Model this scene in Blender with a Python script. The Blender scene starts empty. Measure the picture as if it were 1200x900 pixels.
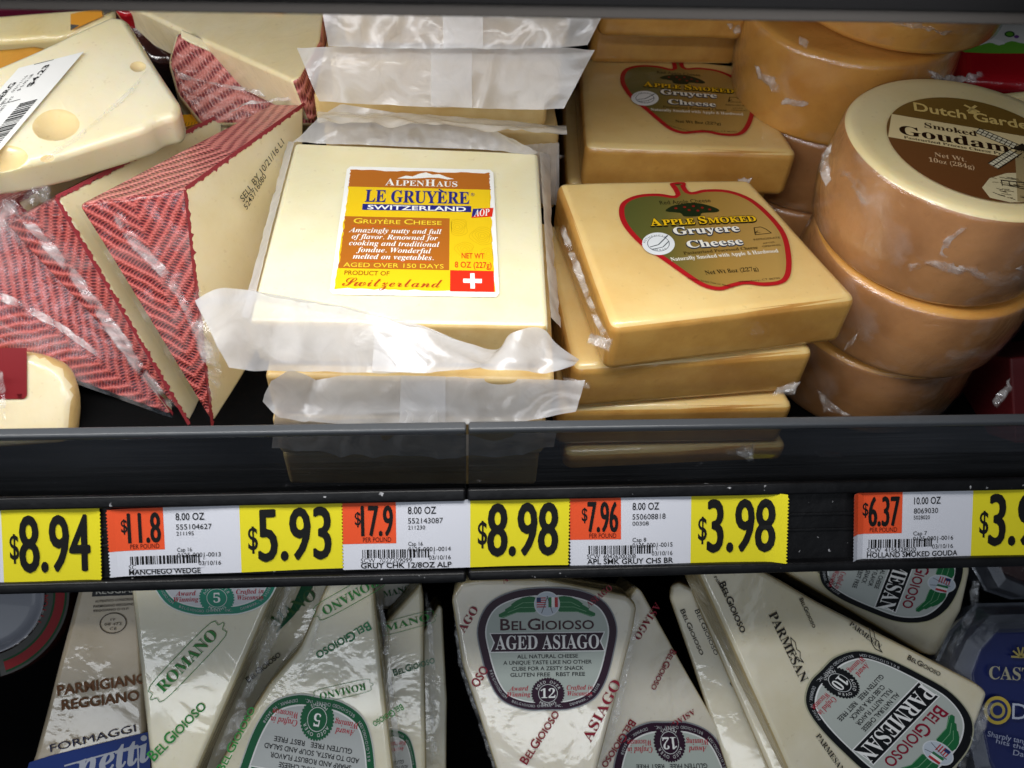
import bpy, bmesh, math, random
from mathutils import Vector as V, Matrix, noise
random.seed(7)
S = bpy.context.scene
COL = S.collection
# ------------------------------------------------------------------ camera
F = 1037.0                                    # focal length in pixels of the 1200 px wide photograph
def _axes():
    x = V((16300, 193, -1037)).normalized()
    y = V((-27, 1158, -1037)); y = (y - x*x.dot(y)).normalized()
    return Matrix((x, y, x.cross(y)))         # rows: world axes in camera coordinates
CW = _axes()
CAM = V((0, -0.197, 0.298))
cd = bpy.data.cameras.new('camera'); cam = bpy.data.objects.new('camera', cd); COL.objects.link(cam)
cam.matrix_world = Matrix.Translation(CAM) @ CW.to_4x4()
cd.sensor_width = 36; cd.lens = 36*F/1200; cd.clip_start = 0.01; cd.clip_end = 50
cd.dof.use_dof = True; cd.dof.focus_distance = 0.335; cd.dof.aperture_fstop = 17
S.camera = cam
# ------------------------------------------------------------------ light
w = bpy.data.worlds.new('World'); S.world = w; w.use_nodes = True
w.node_tree.nodes['Background'].inputs[0].default_value = (0.75, 0.85, 1, 1)
w.node_tree.nodes['Background'].inputs[1].default_value = 0.085
def area(name, loc, aim, sx, sy, power, color):
    l = bpy.data.lights.new(name, 'AREA'); l.shape = 'RECTANGLE'; l.size = sx; l.size_y = sy
    l.energy = power; l.color = color
    o = bpy.data.objects.new(name, l); COL.objects.link(o); o.location = loc
    o.rotation_euler = (V(aim)-V(loc)).to_track_quat('-Z', 'Y').to_euler()
    return o
area('shelf_strip_light', (-0.20, 0.01, 0.238), (-0.19, 0.10, 0.0), 0.66, 0.06, 1.85, (1, 0.985, 0.96))
area('store_ceiling_light', (-0.2, -1.5, 1.25), (0, 0, 0), 2.2, 1.0, 5.0, (0.86, 0.93, 1))
area('store_tube_light', (-0.35, -1.5, 0.92), (0, 0, -.08), 1.5, 0.10, 2.9, (0.90, 0.95, 1))
S.view_settings.view_transform = 'Standard'; S.view_settings.look = 'None'
S.view_settings.exposure = 0.0; S.view_settings.gamma = 1.0
S.cycles.transparent_max_bounces = 24; S.cycles.max_bounces = 8
S.cycles.use_denoising = True

# ------------------------------------------------------------------ pixel rays (photograph pixels) to points in the place
def ray(px, py): return CW @ V((px-600, 450-py, -F))
def Dp(px, py, d): return CAM + ray(px, py)*(d/F)
def Zp(px, py, z): r = ray(px, py); return CAM + r*((z-CAM.z)/r.z)
def Yp(px, py, y): r = ray(px, py); return CAM + r*((y-CAM.y)/r.y)
class Plane:
    def __init__(s, o, n, up=V((0, 0, 1))):
        s.o = V(o); s.n = V(n).normalized()
        if abs(s.n.dot(up)) > .98: up = V((0, 1, 0))
        s.u = up.cross(s.n).normalized(); s.v = s.n.cross(s.u)
    def hit(s, px, py):
        r = ray(px, py); return CAM + r*((s.o-CAM).dot(s.n)/r.dot(s.n))
    def px(s, px, py):
        p = s.hit(px, py)-s.o; return (p.dot(s.u), p.dot(s.v))
    def pt(s, u, v, h=0): return s.o + s.u*u + s.v*v + s.n*h
def through(a, b, c): return Plane(a, (b-a).cross(c-a))
def facing(px, py, d, elev, yaw=0):
    e, y = math.radians(elev), math.radians(yaw)
    return Plane(Dp(px, py, d), (math.sin(y)*math.cos(e), -math.cos(y)*math.cos(e), math.sin(e)))

# ------------------------------------------------------------------ materials
def lin(h, k=1.0):
    c = [int(h[i:i+2], 16)/255 for i in (0, 2, 4)]
    return tuple(k*(x/12.92 if x <= .04045 else ((x+.055)/1.055)**2.4) for x in c) + (1,)
def newmat(name):
    m = bpy.data.materials.new(name); m.use_nodes = True
    return m, m.node_tree.nodes, m.node_tree.links, m.node_tree.nodes['Principled BSDF']
def nd(n, t, **kw):
    x = n.new(t)
    for k, v in kw.items():
        if k.startswith('i_'): x.inputs[k[2:].replace('_', ' ')].default_value = v
        else: setattr(x, k, v)
    return x
INK = {}
def ink(h, rough=.42, k=.9):
    key = (h, rough)
    if key not in INK:
        m, n, l, b = newmat('ink_'+h)
        b.inputs['Base Color'].default_value = lin(h, k); b.inputs['Roughness'].default_value = rough; b.inputs['Specular IOR Level'].default_value = .22
        INK[key] = m
    return INK[key]
def plain(name, h, rough=.5, metal=0, coat=0, bump=0, bscale=80, k=1.0, mott=None, mscale=20, dust=0):
    m, n, l, b = newmat(name)
    b.inputs['Base Color'].default_value = lin(h, k); b.inputs['Roughness'].default_value = rough
    b.inputs['Metallic'].default_value = metal; b.inputs['Coat Weight'].default_value = coat
    tc = n.new('ShaderNodeTexCoord')
    if mott:
        t = nd(n, 'ShaderNodeTexNoise', i_Scale=mscale, i_Detail=6.0); l.new(tc.outputs['Object'], t.inputs['Vector'])
        r = n.new('ShaderNodeValToRGB'); r.color_ramp.elements[0].color = lin(h, k); r.color_ramp.elements[1].color = lin(mott, k)
        r.color_ramp.elements[0].position = .35; r.color_ramp.elements[1].position = .68
        l.new(t.outputs[0], r.inputs[0]); l.new(r.outputs[0], b.inputs['Base Color'])
    if dust:                                   # specks of dust lying on the plastic
        d = nd(n, 'ShaderNodeTexNoise', i_Scale=330.0, i_Detail=2.0); l.new(tc.outputs['Object'], d.inputs['Vector'])
        dr = n.new('ShaderNodeMapRange'); dr.inputs['From Min'].default_value = .72; dr.inputs['From Max'].default_value = .78; l.new(d.outputs[0], dr.inputs['Value'])
        dm = n.new('ShaderNodeMix'); dm.data_type = 'RGBA'; dm.inputs[7].default_value = (.45, .45, .47, 1); l.new(dr.outputs[0], dm.inputs[0])
        src = b.inputs['Base Color'].links[0].from_socket if b.inputs['Base Color'].links else None
        if src: l.new(src, dm.inputs[6])
        else: dm.inputs[6].default_value = lin(h, k)
        l.new(dm.outputs[2], b.inputs['Base Color'])
    if bump:
        t = nd(n, 'ShaderNodeTexNoise', i_Scale=bscale, i_Detail=4.0); l.new(tc.outputs['Object'], t.inputs['Vector'])
        q = nd(n, 'ShaderNodeBump', i_Strength=bump, i_Distance=.002); l.new(t.outputs[0], q.inputs['Height'])
        l.new(q.outputs[0], b.inputs['Normal']); l.new(q.outputs[0], b.inputs['Coat Normal'])
    return m
def cheese(name, h, h2, mscale=30, sss=.35, film=.35, fscale=70, rough=.45, coat=1.0, crough=.12, fdet=5.0, k=.95, rad=.006):
    """paste under tight clear film: the clear coat carries the wrinkles of the film"""
    m, n, l, b = newmat(name)
    tc = n.new('ShaderNodeTexCoord')
    t = nd(n, 'ShaderNodeTexNoise', i_Scale=mscale, i_Detail=7.0, i_Roughness=.6); l.new(tc.outputs['Object'], t.inputs['Vector'])
    r = n.new('ShaderNodeValToRGB'); r.color_ramp.elements[0].color = lin(h, k); r.color_ramp.elements[1].color = lin(h2, k)
    r.color_ramp.elements[0].position = .38; r.color_ramp.elements[1].position = .66
    l.new(t.outputs[0], r.inputs[0])
    # small pits and specks
    sp = nd(n, 'ShaderNodeTexNoise', i_Scale=420.0, i_Detail=2.0); l.new(tc.outputs['Object'], sp.inputs['Vector'])
    sr = n.new('ShaderNodeValToRGB'); sr.color_ramp.elements[0].position = .26; sr.color_ramp.elements[1].position = .34
    sr.color_ramp.elements[0].color = (.62, .52, .4, 1); sr.color_ramp.elements[1].color = (1, 1, 1, 1)
    l.new(sp.outputs[0], sr.inputs[0])
    mx = n.new('ShaderNodeMix'); mx.data_type = 'RGBA'; mx.blend_type = 'MULTIPLY'; mx.inputs[0].default_value = .22
    l.new(r.outputs[0], mx.inputs[6]); l.new(sr.outputs[0], mx.inputs[7]); l.new(mx.outputs[2], b.inputs['Base Color'])
    b.inputs['Roughness'].default_value = rough; b.inputs['Subsurface Weight'].default_value = sss
    b.inputs['Subsurface Radius'].default_value = (1, .75, .35); b.inputs['Subsurface Scale'].default_value = rad
    b.inputs['Coat Weight'].default_value = coat; b.inputs['Coat Roughness'].default_value = crough
    f = nd(n, 'ShaderNodeTexNoise', i_Scale=fscale, i_Detail=fdet, i_Distortion=1.6); l.new(tc.outputs['Object'], f.inputs['Vector'])
    q = nd(n, 'ShaderNodeBump', i_Strength=film, i_Distance=.0025); l.new(f.outputs[0], q.inputs['Height']); l.new(q.outputs[0], b.inputs['Coat Normal'])
    f2 = nd(n, 'ShaderNodeTexNoise', i_Scale=25.0, i_Detail=5.0); l.new(tc.outputs['Object'], f2.inputs['Vector'])
    q2 = nd(n, 'ShaderNodeBump', i_Strength=.18, i_Distance=.004); l.new(f2.outputs[0], q2.inputs['Height']); l.new(q2.outputs[0], b.inputs['Normal'])
    return m
def schlick(n, l, f0=.045):
    lw = nd(n, 'ShaderNodeLayerWeight', i_Blend=.5)
    pw = n.new('ShaderNodeMath'); pw.operation = 'POWER'; pw.inputs[1].default_value = 5; l.new(lw.outputs['Facing'], pw.inputs[0])
    ma = n.new('ShaderNodeMath'); ma.operation = 'MULTIPLY_ADD'; ma.inputs[1].default_value = 1-f0; ma.inputs[2].default_value = f0; l.new(pw.outputs[0], ma.inputs[0])
    return lw, ma.outputs[0]
def film(name, clear, h='FFFFFF', rough=.18, ribs=0, streak=.25, bump=.5, trans=.5, fade=0, lo=.35, hi=.7, nscale=90.0):
    """plastic film: part see-through, part white haze, with a gloss"""
    m, n, l, b = newmat(name); n.remove(b)
    out = n['Material Output']
    tc = n.new('ShaderNodeTexCoord')
    tr = n.new('ShaderNodeBsdfTransparent'); df = n.new('ShaderNodeBsdfDiffuse'); tl = n.new('ShaderNodeBsdfTranslucent'); gl = n.new('ShaderNodeBsdfGlossy')
    tr.inputs[0].default_value = (.98, .98, .98, 1)
    df.inputs[0].default_value = lin(h, .95); tl.inputs[0].default_value = lin(h, .95)
    gl.inputs['Roughness'].default_value = rough; gl.inputs[0].default_value = (.9, .93, 1, 1)
    hz = nd(n, 'ShaderNodeMixShader', i_Fac=trans); l.new(df.outputs[0], hz.inputs[1]); l.new(tl.outputs[0], hz.inputs[2])
    no = nd(n, 'ShaderNodeTexNoise', i_Scale=nscale, i_Detail=6.0, i_Distortion=1.0); l.new(tc.outputs['Object'], no.inputs['Vector'])
    rp = nd(n, 'ShaderNodeMapRange'); rp.inputs['From Min'].default_value = lo; rp.inputs['From Max'].default_value = hi
    rp.inputs['To Min'].default_value = max(0, 1-clear-streak*.6); rp.inputs['To Max'].default_value = min(1, 1-clear+streak)  # streak noise also paints whitish glints into the clear films
    l.new(no.outputs[0], rp.inputs['Value'])
    m1 = n.new('ShaderNodeMixShader'); l.new(rp.outputs[0], m1.inputs[0]); l.new(tr.outputs[0], m1.inputs[1]); l.new(hz.outputs[0], m1.inputs[2])
    lw, fo = schlick(n, l)
    m2 = n.new('ShaderNodeMixShader'); l.new(fo, m2.inputs[0]); l.new(m1.outputs[0], m2.inputs[1]); l.new(gl.outputs[0], m2.inputs[2])
    if fade:
        sp = n.new('ShaderNodeSeparateXYZ'); l.new(tc.outputs['UV'], sp.inputs[0])
        def mt(op, a, b=None):
            x = n.new('ShaderNodeMath'); x.operation = op
            for i, v in enumerate((a, b)):
                if isinstance(v, (int, float)): x.inputs[i].default_value = v
                elif v is not None: l.new(v, x.inputs[i])
            return x.outputs[0]
        def edge(c, k): return mt('MULTIPLY', mt('SUBTRACT', .5, mt('ABSOLUTE', mt('SUBTRACT', c, .5))), k)
        e = mt('MINIMUM', edge(sp.outputs[0], 9.0), edge(sp.outputs[1], 4.5))
        e = mt('ADD', e, mt('MULTIPLY', mt('SUBTRACT', no.outputs[0], .62), 2.6))
        cl = n.new('ShaderNodeMapRange'); cl.interpolation_type = 'SMOOTHSTEP'; l.new(e, cl.inputs['Value'])
        m3 = n.new('ShaderNodeMixShader'); l.new(cl.outputs[0], m3.inputs[0]); l.new(tr.outputs[0], m3.inputs[1]); l.new(m2.outputs[0], m3.inputs[2])
        l.new(m3.outputs[0], out.inputs[0])
    else: l.new(m2.outputs[0], out.inputs[0])
    q = nd(n, 'ShaderNodeBump', i_Strength=bump, i_Distance=.0015)
    if ribs:
        wv = nd(n, 'ShaderNodeTexWave', i_Scale=ribs, i_Distortion=.6, i_Detail=1.0); wv.bands_direction = 'Y'
        l.new(tc.outputs['UV'], wv.inputs['Vector'])
        ad = n.new('ShaderNodeMath'); ad.operation = 'ADD'; l.new(wv.outputs[1], ad.inputs[0]); l.new(no.outputs[0], ad.inputs[1]); l.new(ad.outputs[0], q.inputs['Height'])
    else: l.new(no.outputs[0], q.inputs['Height'])
    for x in (df, tl, gl, lw): l.new(q.outputs[0], x.inputs['Normal'])
    return m
def rind_mat(name, dark='82202A', light='C8584F', freq=400, kk=-.9, rough=.5):
    """plaited red rind: a chevron of braided ridges (UV in metres, spine at u = 0)"""
    m, n, l, b = newmat(name)
    tc = n.new('ShaderNodeTexCoord'); sx = n.new('ShaderNodeSeparateXYZ'); l.new(tc.outputs['UV'], sx.inputs[0])
    no = nd(n, 'ShaderNodeTexNoise', i_Scale=60.0, i_Detail=4.0); l.new(tc.outputs['UV'], no.inputs['Vector'])
    def mth(op, a, c=None):
        x = n.new('ShaderNodeMath'); x.operation = op
        for i, q in enumerate((a, c)):
            if q is None: continue
            if isinstance(q, (int, float)): x.inputs[i].default_value = q
            else: l.new(q, x.inputs[i])
        return x.outputs[0]
    au = mth('ABSOLUTE', sx.outputs[0])
    wob = mth('MULTIPLY', no.outputs[0], .006)
    s = mth('ADD', mth('ADD', sx.outputs[1], mth('MULTIPLY', au, kk)), wob)
    ridge = mth('SINE', mth('MULTIPLY', s, freq*2*math.pi/2))
    t2 = mth('SUBTRACT', au, mth('MULTIPLY', sx.outputs[1], kk))
    braid = mth('SINE', mth('ADD', mth('MULTIPLY', t2, 3600), mth('MULTIPLY', s, 1200)))
    h = mth('ADD', ridge, mth('MULTIPLY', mth('MULTIPLY', braid, .55), mth('SUBTRACT', .6, ridge)))
    h = mth('ADD', h, mth('MULTIPLY', mth('SUBTRACT', no.outputs[0], .5), 1.6))
    r = n.new('ShaderNodeValToRGB'); e = r.color_ramp.elements
    e[0].position = .05; e[0].color = lin(dark, .9); e[1].position = .62; e[1].color = lin(light, .9)
    mr = nd(n, 'ShaderNodeMapRange'); mr.inputs['From Min'].default_value = -1.4; mr.inputs['From Max'].default_value = 1.3
    l.new(h, mr.inputs['Value']); l.new(mr.outputs[0], r.inputs[0]); l.new(r.outputs[0], b.inputs['Base Color'])
    b.inputs['Roughness'].default_value = rough; b.inputs['Coat Weight'].default_value = .8; b.inputs['Coat Roughness'].default_value = .2
    q = nd(n, 'ShaderNodeBump', i_Strength=.7, i_Distance=.0009); l.new(h, q.inputs['Height']); l.new(q.outputs[0], b.inputs['Normal'])
    n3 = nd(n, 'ShaderNodeTexNoise', i_Scale=110.0, i_Detail=5.0, i_Distortion=1.5); l.new(tc.outputs['Object'], n3.inputs['Vector'])
    q3 = nd(n, 'ShaderNodeBump', i_Strength=.5, i_Distance=.002); l.new(n3.outputs[0], q3.inputs['Height']); l.new(q3.outputs[0], b.inputs['Coat Normal'])
    return m

# ------------------------------------------------------------------ objects
ORG = {}
def tagp(o, label=None, cat=None, group=None, kind=None):
    if label: o['label'] = label
    if cat: o['category'] = cat
    if group: o['group'] = group
    if kind: o['kind'] = kind
    return o
def thing(name, label, cat, loc, group=None):
    o = bpy.data.objects.new(name, None); COL.objects.link(o); o.empty_display_size = .01
    o.location = loc; ORG[o] = V(loc)
    return tagp(o, label, cat, group)
def obj(name, verts, faces, mats, parent=None, midx=None, uvs=None, smooth=False):
    org = ORG.get(parent, V((0, 0, 0)))
    me = bpy.data.meshes.new(name)
    me.from_pydata([tuple(V(v)-org) for v in verts], [], faces)
    for m in (mats if isinstance(mats, (list, tuple)) else [mats]): me.materials.append(m)
    if midx: me.polygons.foreach_set('material_index', midx)
    if uvs:
        ul = me.uv_layers.new(name='UVMap'); k = 0
        for f in uvs:
            for q in f: ul.data[k].uv = q; k += 1
    me.validate()
    if smooth: me.polygons.foreach_set('use_smooth', [True]*len(me.polygons))
    me.update()
    o = bpy.data.objects.new(name, me); COL.objects.link(o)
    if parent is not None: o.parent = parent
    ORG[o] = org
    return o
def solid(name, top, bot, mats, parent, bevel=.002, seg=4, front=0, sides=0, back=None, rot=None, soft=0):
    """closed prism between two rings of points; mats index per original face; UV in metres about each face's centre"""
    n = len(top); bm = bmesh.new()
    tv = [bm.verts.new(p) for p in top]; bv = [bm.verts.new(p) for p in bot]
    fs = [bm.faces.new(tv), bm.faces.new(bv[::-1])]
    for i in range(n):
        j = (i+1) % n; fs.append(bm.faces.new((tv[j], tv[i], bv[i], bv[j])))
    bmesh.ops.recalc_face_normals(bm, faces=fs); bm.normal_update()
    sd = sides if isinstance(sides, (list, tuple)) else [sides]*n
    spec = [front, front if back is None else back]+list(sd)
    ref = []
    for k, f in enumerate(fs):
        N = f.normal.copy(); c = f.calc_center_median()
        e = (f.verts[1].co-f.verts[0].co) if k > 1 else None
        if rot and k in rot: t = rot[k]-N*rot[k].dot(N); v = t.normalized(); u = v.cross(N)
        else:
            up = V((0, 0, 1)) if abs(N.z) < .95 else V((0, 1, 0)); u = up.cross(N).normalized(); v = N.cross(u)
        ref.append((N, c, u, v, spec[k]))
    if bevel: bmesh.ops.bevel(bm, geom=bm.edges[:], offset=bevel, segments=seg, profile=.5, affect='EDGES', clamp_overlap=True)
    if soft:
        bmesh.ops.triangulate(bm, faces=bm.faces[:])
        bmesh.ops.subdivide_edges(bm, edges=[e for e in bm.edges if e.calc_length() > .008], cuts=3, use_grid_fill=True)
        bmesh.ops.triangulate(bm, faces=bm.faces[:])
        bm.normal_update()
        for vtx in bm.verts: vtx.co += vtx.normal*soft*noise.noise(vtx.co*38+V((3, 7, 1)))
    bm.normal_update()
    verts = [v.co.copy() for v in bm.verts]; bm.verts.index_update()
    faces, mi, uv = [], [], []
    for f in bm.faces:
        best = max(ref, key=lambda r: r[0].dot(f.normal))
        faces.append([v.index for v in f.verts]); mi.append(best[4])
        uv.append([((v.co-best[1]).dot(best[2]), (v.co-best[1]).dot(best[3])) for v in f.verts])
    bm.free()
    o = obj(name, verts, faces, mats, parent, mi, uv, smooth=True)
    wn = o.modifiers.new('weighted', 'WEIGHTED_NORMAL'); wn.keep_sharp = True; wn.weight = 80
    return o
def slab(name, P, px, thick, mats, parent, shrink=0, **kw):
    top = [P.hit(*p) for p in px]; c = sum(top, V())/len(top)
    bot = [p - P.n*thick + (c-p)*shrink for p in top]
    return solid(name, top, bot, mats, parent, **kw)
def box(name, lo, hi, mat, parent, bevel=.0006):
    x0, y0, z0 = lo; x1, y1, z1 = hi
    t = [V(p) for p in ((x0, y0, z1), (x1, y0, z1), (x1, y1, z1), (x0, y1, z1))]
    return solid(name, t, [V((p.x, p.y, z0)) for p in t], [mat], parent, bevel=bevel, seg=2)
def smoothpoly(pts, n=6, closed=True):
    out = []; N = len(pts); rng = range(N if closed else N-1)
    for i in rng:
        p0, p1, p2, p3 = [pts[(i+k) % N] if closed else pts[min(max(i+k, 0), N-1)] for k in (-1, 0, 1, 2)]
        for s in range(n):
            t = s/n
            out.append(tuple(.5*(2*b+(c-a)*t+(2*a-5*b+4*c-d)*t*t+(-a+3*b-3*c+d)*t**3) for a, b, c, d in zip(p0, p1, p2, p3)))
    if not closed: out.append(tuple(pts[-1]))
    return out
def resample(pts, n):
    L = [0]
    for a, b in zip(pts, pts[1:]): L.append(L[-1]+(b-a).length)
    out = []; k = 0
    for i in range(n+1):
        s = L[-1]*i/n
        while k < len(pts)-2 and L[k+1] < s: k += 1
        d = L[k+1]-L[k]; t = (s-L[k])/d if d else 0
        out.append(pts[k].lerp(pts[k+1], min(1, t)))
    return out
def ribbon(name, A, B, mat, parent, n=40, m=6, amp=.001, freq=120, seed=0, bulge=0, rag=0, smooth=True, pin=True, crease=0):
    """a sheet of film between two edges, crumpled by ridged noise"""
    A = resample([V(p) for p in A], n); B = resample([V(p) for p in B], n)
    verts, faces, uv = [], [], []
    for i in range(n+1):
        a, b = A[i], B[i]
        t = (A[min(i+1, n)]-A[max(i-1, 0)]); nn = t.cross(b-a)
        nn = nn.normalized() if nn.length > 0 else V((0, -1, 0))
        if nn.dot(CAM-a) < 0: nn = -nn
        for j in range(m+1):
            s = j/m; p = a.lerp(b, s)
            if crease: p = p + nn*crease*(1-2*abs(noise.noise(V((i/n*9+seed, s*1.5, seed)))))*(.3+.7*s)
            q = p*freq+V((seed*13.1, seed*7.7, seed*3.3))
            r = (1-2*abs(noise.noise(q)))*.7 + noise.noise(q*2.3)*.5
            k = 1.0 if not pin else (.35+.65*s)
            off = nn*(amp*r*k + bulge*math.sin(math.pi*s))
            if rag and j in (0, m): off += (b-a).normalized()*rag*noise.noise(q*3.1+V((5, 5, 5)))
            verts.append(p+off)
    for i in range(n):
        for j in range(m):
            a = i*(m+1)+j; f = (a, a+1, a+m+2, a+m+1); faces.append(f)
            uv.append([(i/n, j/m), (i/n, (j+1)/m), ((i+1)/n, (j+1)/m), ((i+1)/n, j/m)])
    return obj(name, verts, faces, mat, parent, uvs=uv, smooth=smooth)
def lathe(name, prof, C, axis, mat, parent, n=96, wob=0, seed=0, midx=None, smooth=True):
    """profile of (radius, height) turned about an axis"""
    ax = V(axis).normalized(); u = ax.orthogonal().normalized(); w_ = ax.cross(u)
    verts, faces, mi, uv = [], [], [], []
    for i in range(n):
        a = 2*math.pi*i/n; d = u*math.cos(a)+w_*math.sin(a)
        for (r, h) in prof:
            k = 1+wob*noise.noise(V((math.cos(a)*1.3+seed, math.sin(a)*1.3, h*40)))
            verts.append(V(C)+d*r*k+ax*(h+wob*.012*noise.noise(V((d.x*r*60+seed, d.y*r*60, 1)))))
    m = len(prof)
    for i in range(n):
        for j in range(m-1):
            a, b = i*m+j, ((i+1) % n)*m+j
            faces.append((a, b, b+1, a+1)); mi.append(midx[j] if midx else 0)
            uv.append([(i/n, j/m), ((i+1)/n, j/m), ((i+1)/n, (j+1)/m), (i/n, (j+1)/m)])
    return obj(name, verts, faces, mat, parent, mi, uv, smooth=smooth)

# ------------------------------------------------------------------ printing: flat labels and film print made of thin layers
MB = {}
def ser(s, mode):
    t = {'b': (0x1D400, 0x1D41A, 0x1D7CE), 'bi': (0x1D468, 0x1D482, None), 'i': (0x1D434, 0x1D44E, None), 'bs': (0x1D4D0, 0x1D4EA, None)}[mode]
    o = ''
    for c in s:
        if 'A' <= c <= 'Z': o += chr(t[0]+ord(c)-65)
        elif c == 'h' and mode == 'i': o += '\u210E'
        elif 'a' <= c <= 'z': o += chr(t[1]+ord(c)-97)
        elif c.isdigit() and t[2]: o += chr(t[2]+int(c))
        else: o += c
    return o
GL = {}
def glyphs(s, mode, bold, shear):
    key = (s, mode, bold, shear)
    if key not in GL and mode and mode.startswith('sc'):        # small capitals
        vs, fs, x, run = [], [], 0, ''
        def flush(r, x):
            if not r: return x
            k = .79 if r[0].islower() else 1; v, f = glyphs(r.upper(), mode[2:] or None, bold, shear)
            x0 = min(p[0] for p in v); b = len(vs)
            vs.extend(((p[0]-x0)*k+x, p[1]*k) for p in v); fs.extend(tuple(b+i for i in q) for q in f)
            return x+(max(p[0] for p in v)-x0)*k+.07
        for c in s:
            if c == ' ': x = flush(run, x)+.2; run = ''
            elif run and run[0].islower() != c.islower(): x = flush(run, x); run = c
            else: run += c
        flush(run, x); GL[key] = (vs, fs)
    if key not in GL:
        c = bpy.data.curves.new('text', 'FONT'); c.body = ser(s, mode) if mode else s
        c.offset = bold; c.shear = shear; c.resolution_u = 3
        o = bpy.data.objects.new('text', c); COL.objects.link(o)
        bpy.context.view_layer.update()
        me = bpy.data.meshes.new_from_object(o.evaluated_get(bpy.context.evaluated_depsgraph_get()))
        GL[key] = ([(v.co.x, v.co.y) for v in me.vertices], [tuple(p.vertices) for p in me.polygons])
        bpy.data.objects.remove(o); bpy.data.curves.remove(c); bpy.data.meshes.remove(me)
    return GL[key]
class Sheet:
    """collects flat shapes in design units (x right, y down) mapped on to a plane"""
    def __init__(s, P, warp=None):
        s.P = P; s.v = []; s.f = []; s.mi = []; s.uv = []; s.mats = []; s.warp = warp; s.A = (0, 0, 1, 0, 0, -1); s.W = s.H = 1; s.base = .00045
    def frame(s, TL, TR, BL, W, H):
        a, b, c = s.P.px(*TL), s.P.px(*TR), s.P.px(*BL)
        s.A = (a[0], a[1], (b[0]-a[0])/W, (b[1]-a[1])/W, (c[0]-a[0])/H, (c[1]-a[1])/H); s.W, s.H = W, H
    def frame2(s, o, ux, uy, W, H):
        s.A = (o[0], o[1], ux[0]/W, ux[1]/W, uy[0]/H, uy[1]/H); s.W, s.H = W, H
    def mp(s, x, y):
        a = s.A; return (a[0]+a[2]*x+a[4]*y, a[1]+a[3]*x+a[5]*y)
    def m(s, mat):
        if isinstance(mat, str): mat = ink(mat)
        if mat not in s.mats: s.mats.append(mat)
        return s.mats.index(mat)
    def raw(s, pts, faces, mat, lay):
        b = len(s.v); k = s.m(mat); h = s.base+.00006*lay
        for (x, y) in pts:
            u, v = s.mp(x, y); s.v.append(s.P.pt(u, v, h+(s.warp(x/s.W, y/s.H) if s.warp else 0)))
        for f in faces:
            s.f.append([b+i for i in f]); s.mi.append(k); s.uv.append([(pts[i][0]/s.W, 1-pts[i][1]/s.H) for i in f])
    def poly(s, pts, mat, lay=0): s.raw(pts, [list(range(len(pts)))], mat, lay)
    def rect(s, x0, y0, x1, y1, mat, lay=0, n=1, jag=0):
        p = []
        for i in range(n+1):
            x = x0+(x1-x0)*i/n; p += [(x, y0), (x, y1)]
        s.raw(p, [(2*i, 2*i+1, 2*i+3, 2*i+2) for i in range(n)], mat, lay)
    def ell(s, x, y, rx, ry, mat, lay=0, n=40, rot=0):
        c, q = math.cos(rot), math.sin(rot)
        s.poly([(x+rx*math.cos(a)*c-ry*math.sin(a)*q, y+rx*math.cos(a)*q+ry*math.sin(a)*c) for a in [2*math.pi*i/n for i in range(n)]], mat, lay)
    def line(s, pts, wd, mat, lay=2, closed=False):
        if closed: pts = list(pts)+[pts[0]]
        for (a, b), (c, d) in zip(pts, pts[1:]):
            L = math.hypot(c-a, d-b) or 1; nx, ny = -(d-b)/L*wd/2, (c-a)/L*wd/2
            s.poly([(a+nx, b+ny), (c+nx, d+ny), (c-nx, d-ny), (a-nx, b-ny)], mat, lay)
    def t(s, txt, x, y, h, mat, al='C', fit=None, mode=None, bold=0, sh=0, rot=0, lay=3, sx=1):
        """x, y: anchor on the base line; h: height of a capital letter"""
        vs, fs = glyphs(txt, mode, bold, sh)
        if not vs: return
        k = h/.70; x0 = min(p[0] for p in vs); x1 = max(p[0] for p in vs); wd = (x1-x0)*k
        if fit: sx = fit/wd
        off = {'L': 0, 'C': -wd*sx/2, 'R': -wd*sx}[al]; c, q = math.cos(rot), math.sin(rot)
        pts = []
        for (a, b) in vs:
            X, Y = (a-x0)*k*sx+off, -b*k
            pts.append((x+X*c-Y*q, y+X*q+Y*c))
        s.raw(pts, fs, mat, lay)
    def tpx(s, txt, p0, p1, mat, asp=None, mode=None, bold=0, lay=3, hpx=None):
        """text whose base line runs from photo pixel p0 to p1"""
        old = s.A, s.W, s.H
        a, b = s.P.px(*p0), s.P.px(*p1); d = (b[0]-a[0], b[1]-a[1]); L = math.hypot(*d)
        s.A = (a[0], a[1], d[0]/L, d[1]/L, d[1]/L, -d[0]/L); s.W = s.H = 1
        vs, fs = glyphs(txt, mode, bold, 0); wd = max(p[0] for p in vs)-min(p[0] for p in vs)
        h = L*.7/wd if asp is None else L*asp
        s.t(txt, 0, 0, h, mat, 'L', fit=L, mode=mode, bold=bold, lay=lay)
        s.A, s.W, s.H = old
    def arc(s, txt, cx, cy, r, h, mat, a0, step, mode=None, lay=3, bold=0, flip=False):
        for i, c in enumerate(txt):
            if c == ' ': continue
            a = math.radians(a0+step*i)
            s.t(c, cx+r*math.sin(a), cy-r*math.cos(a), h, mat, 'C', mode=mode, rot=a+(math.pi if flip else 0), lay=lay, bold=bold)
    def build(s, name, parent):
        return obj(name, s.v, s.f, s.mats, parent, s.mi, s.uv)
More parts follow.
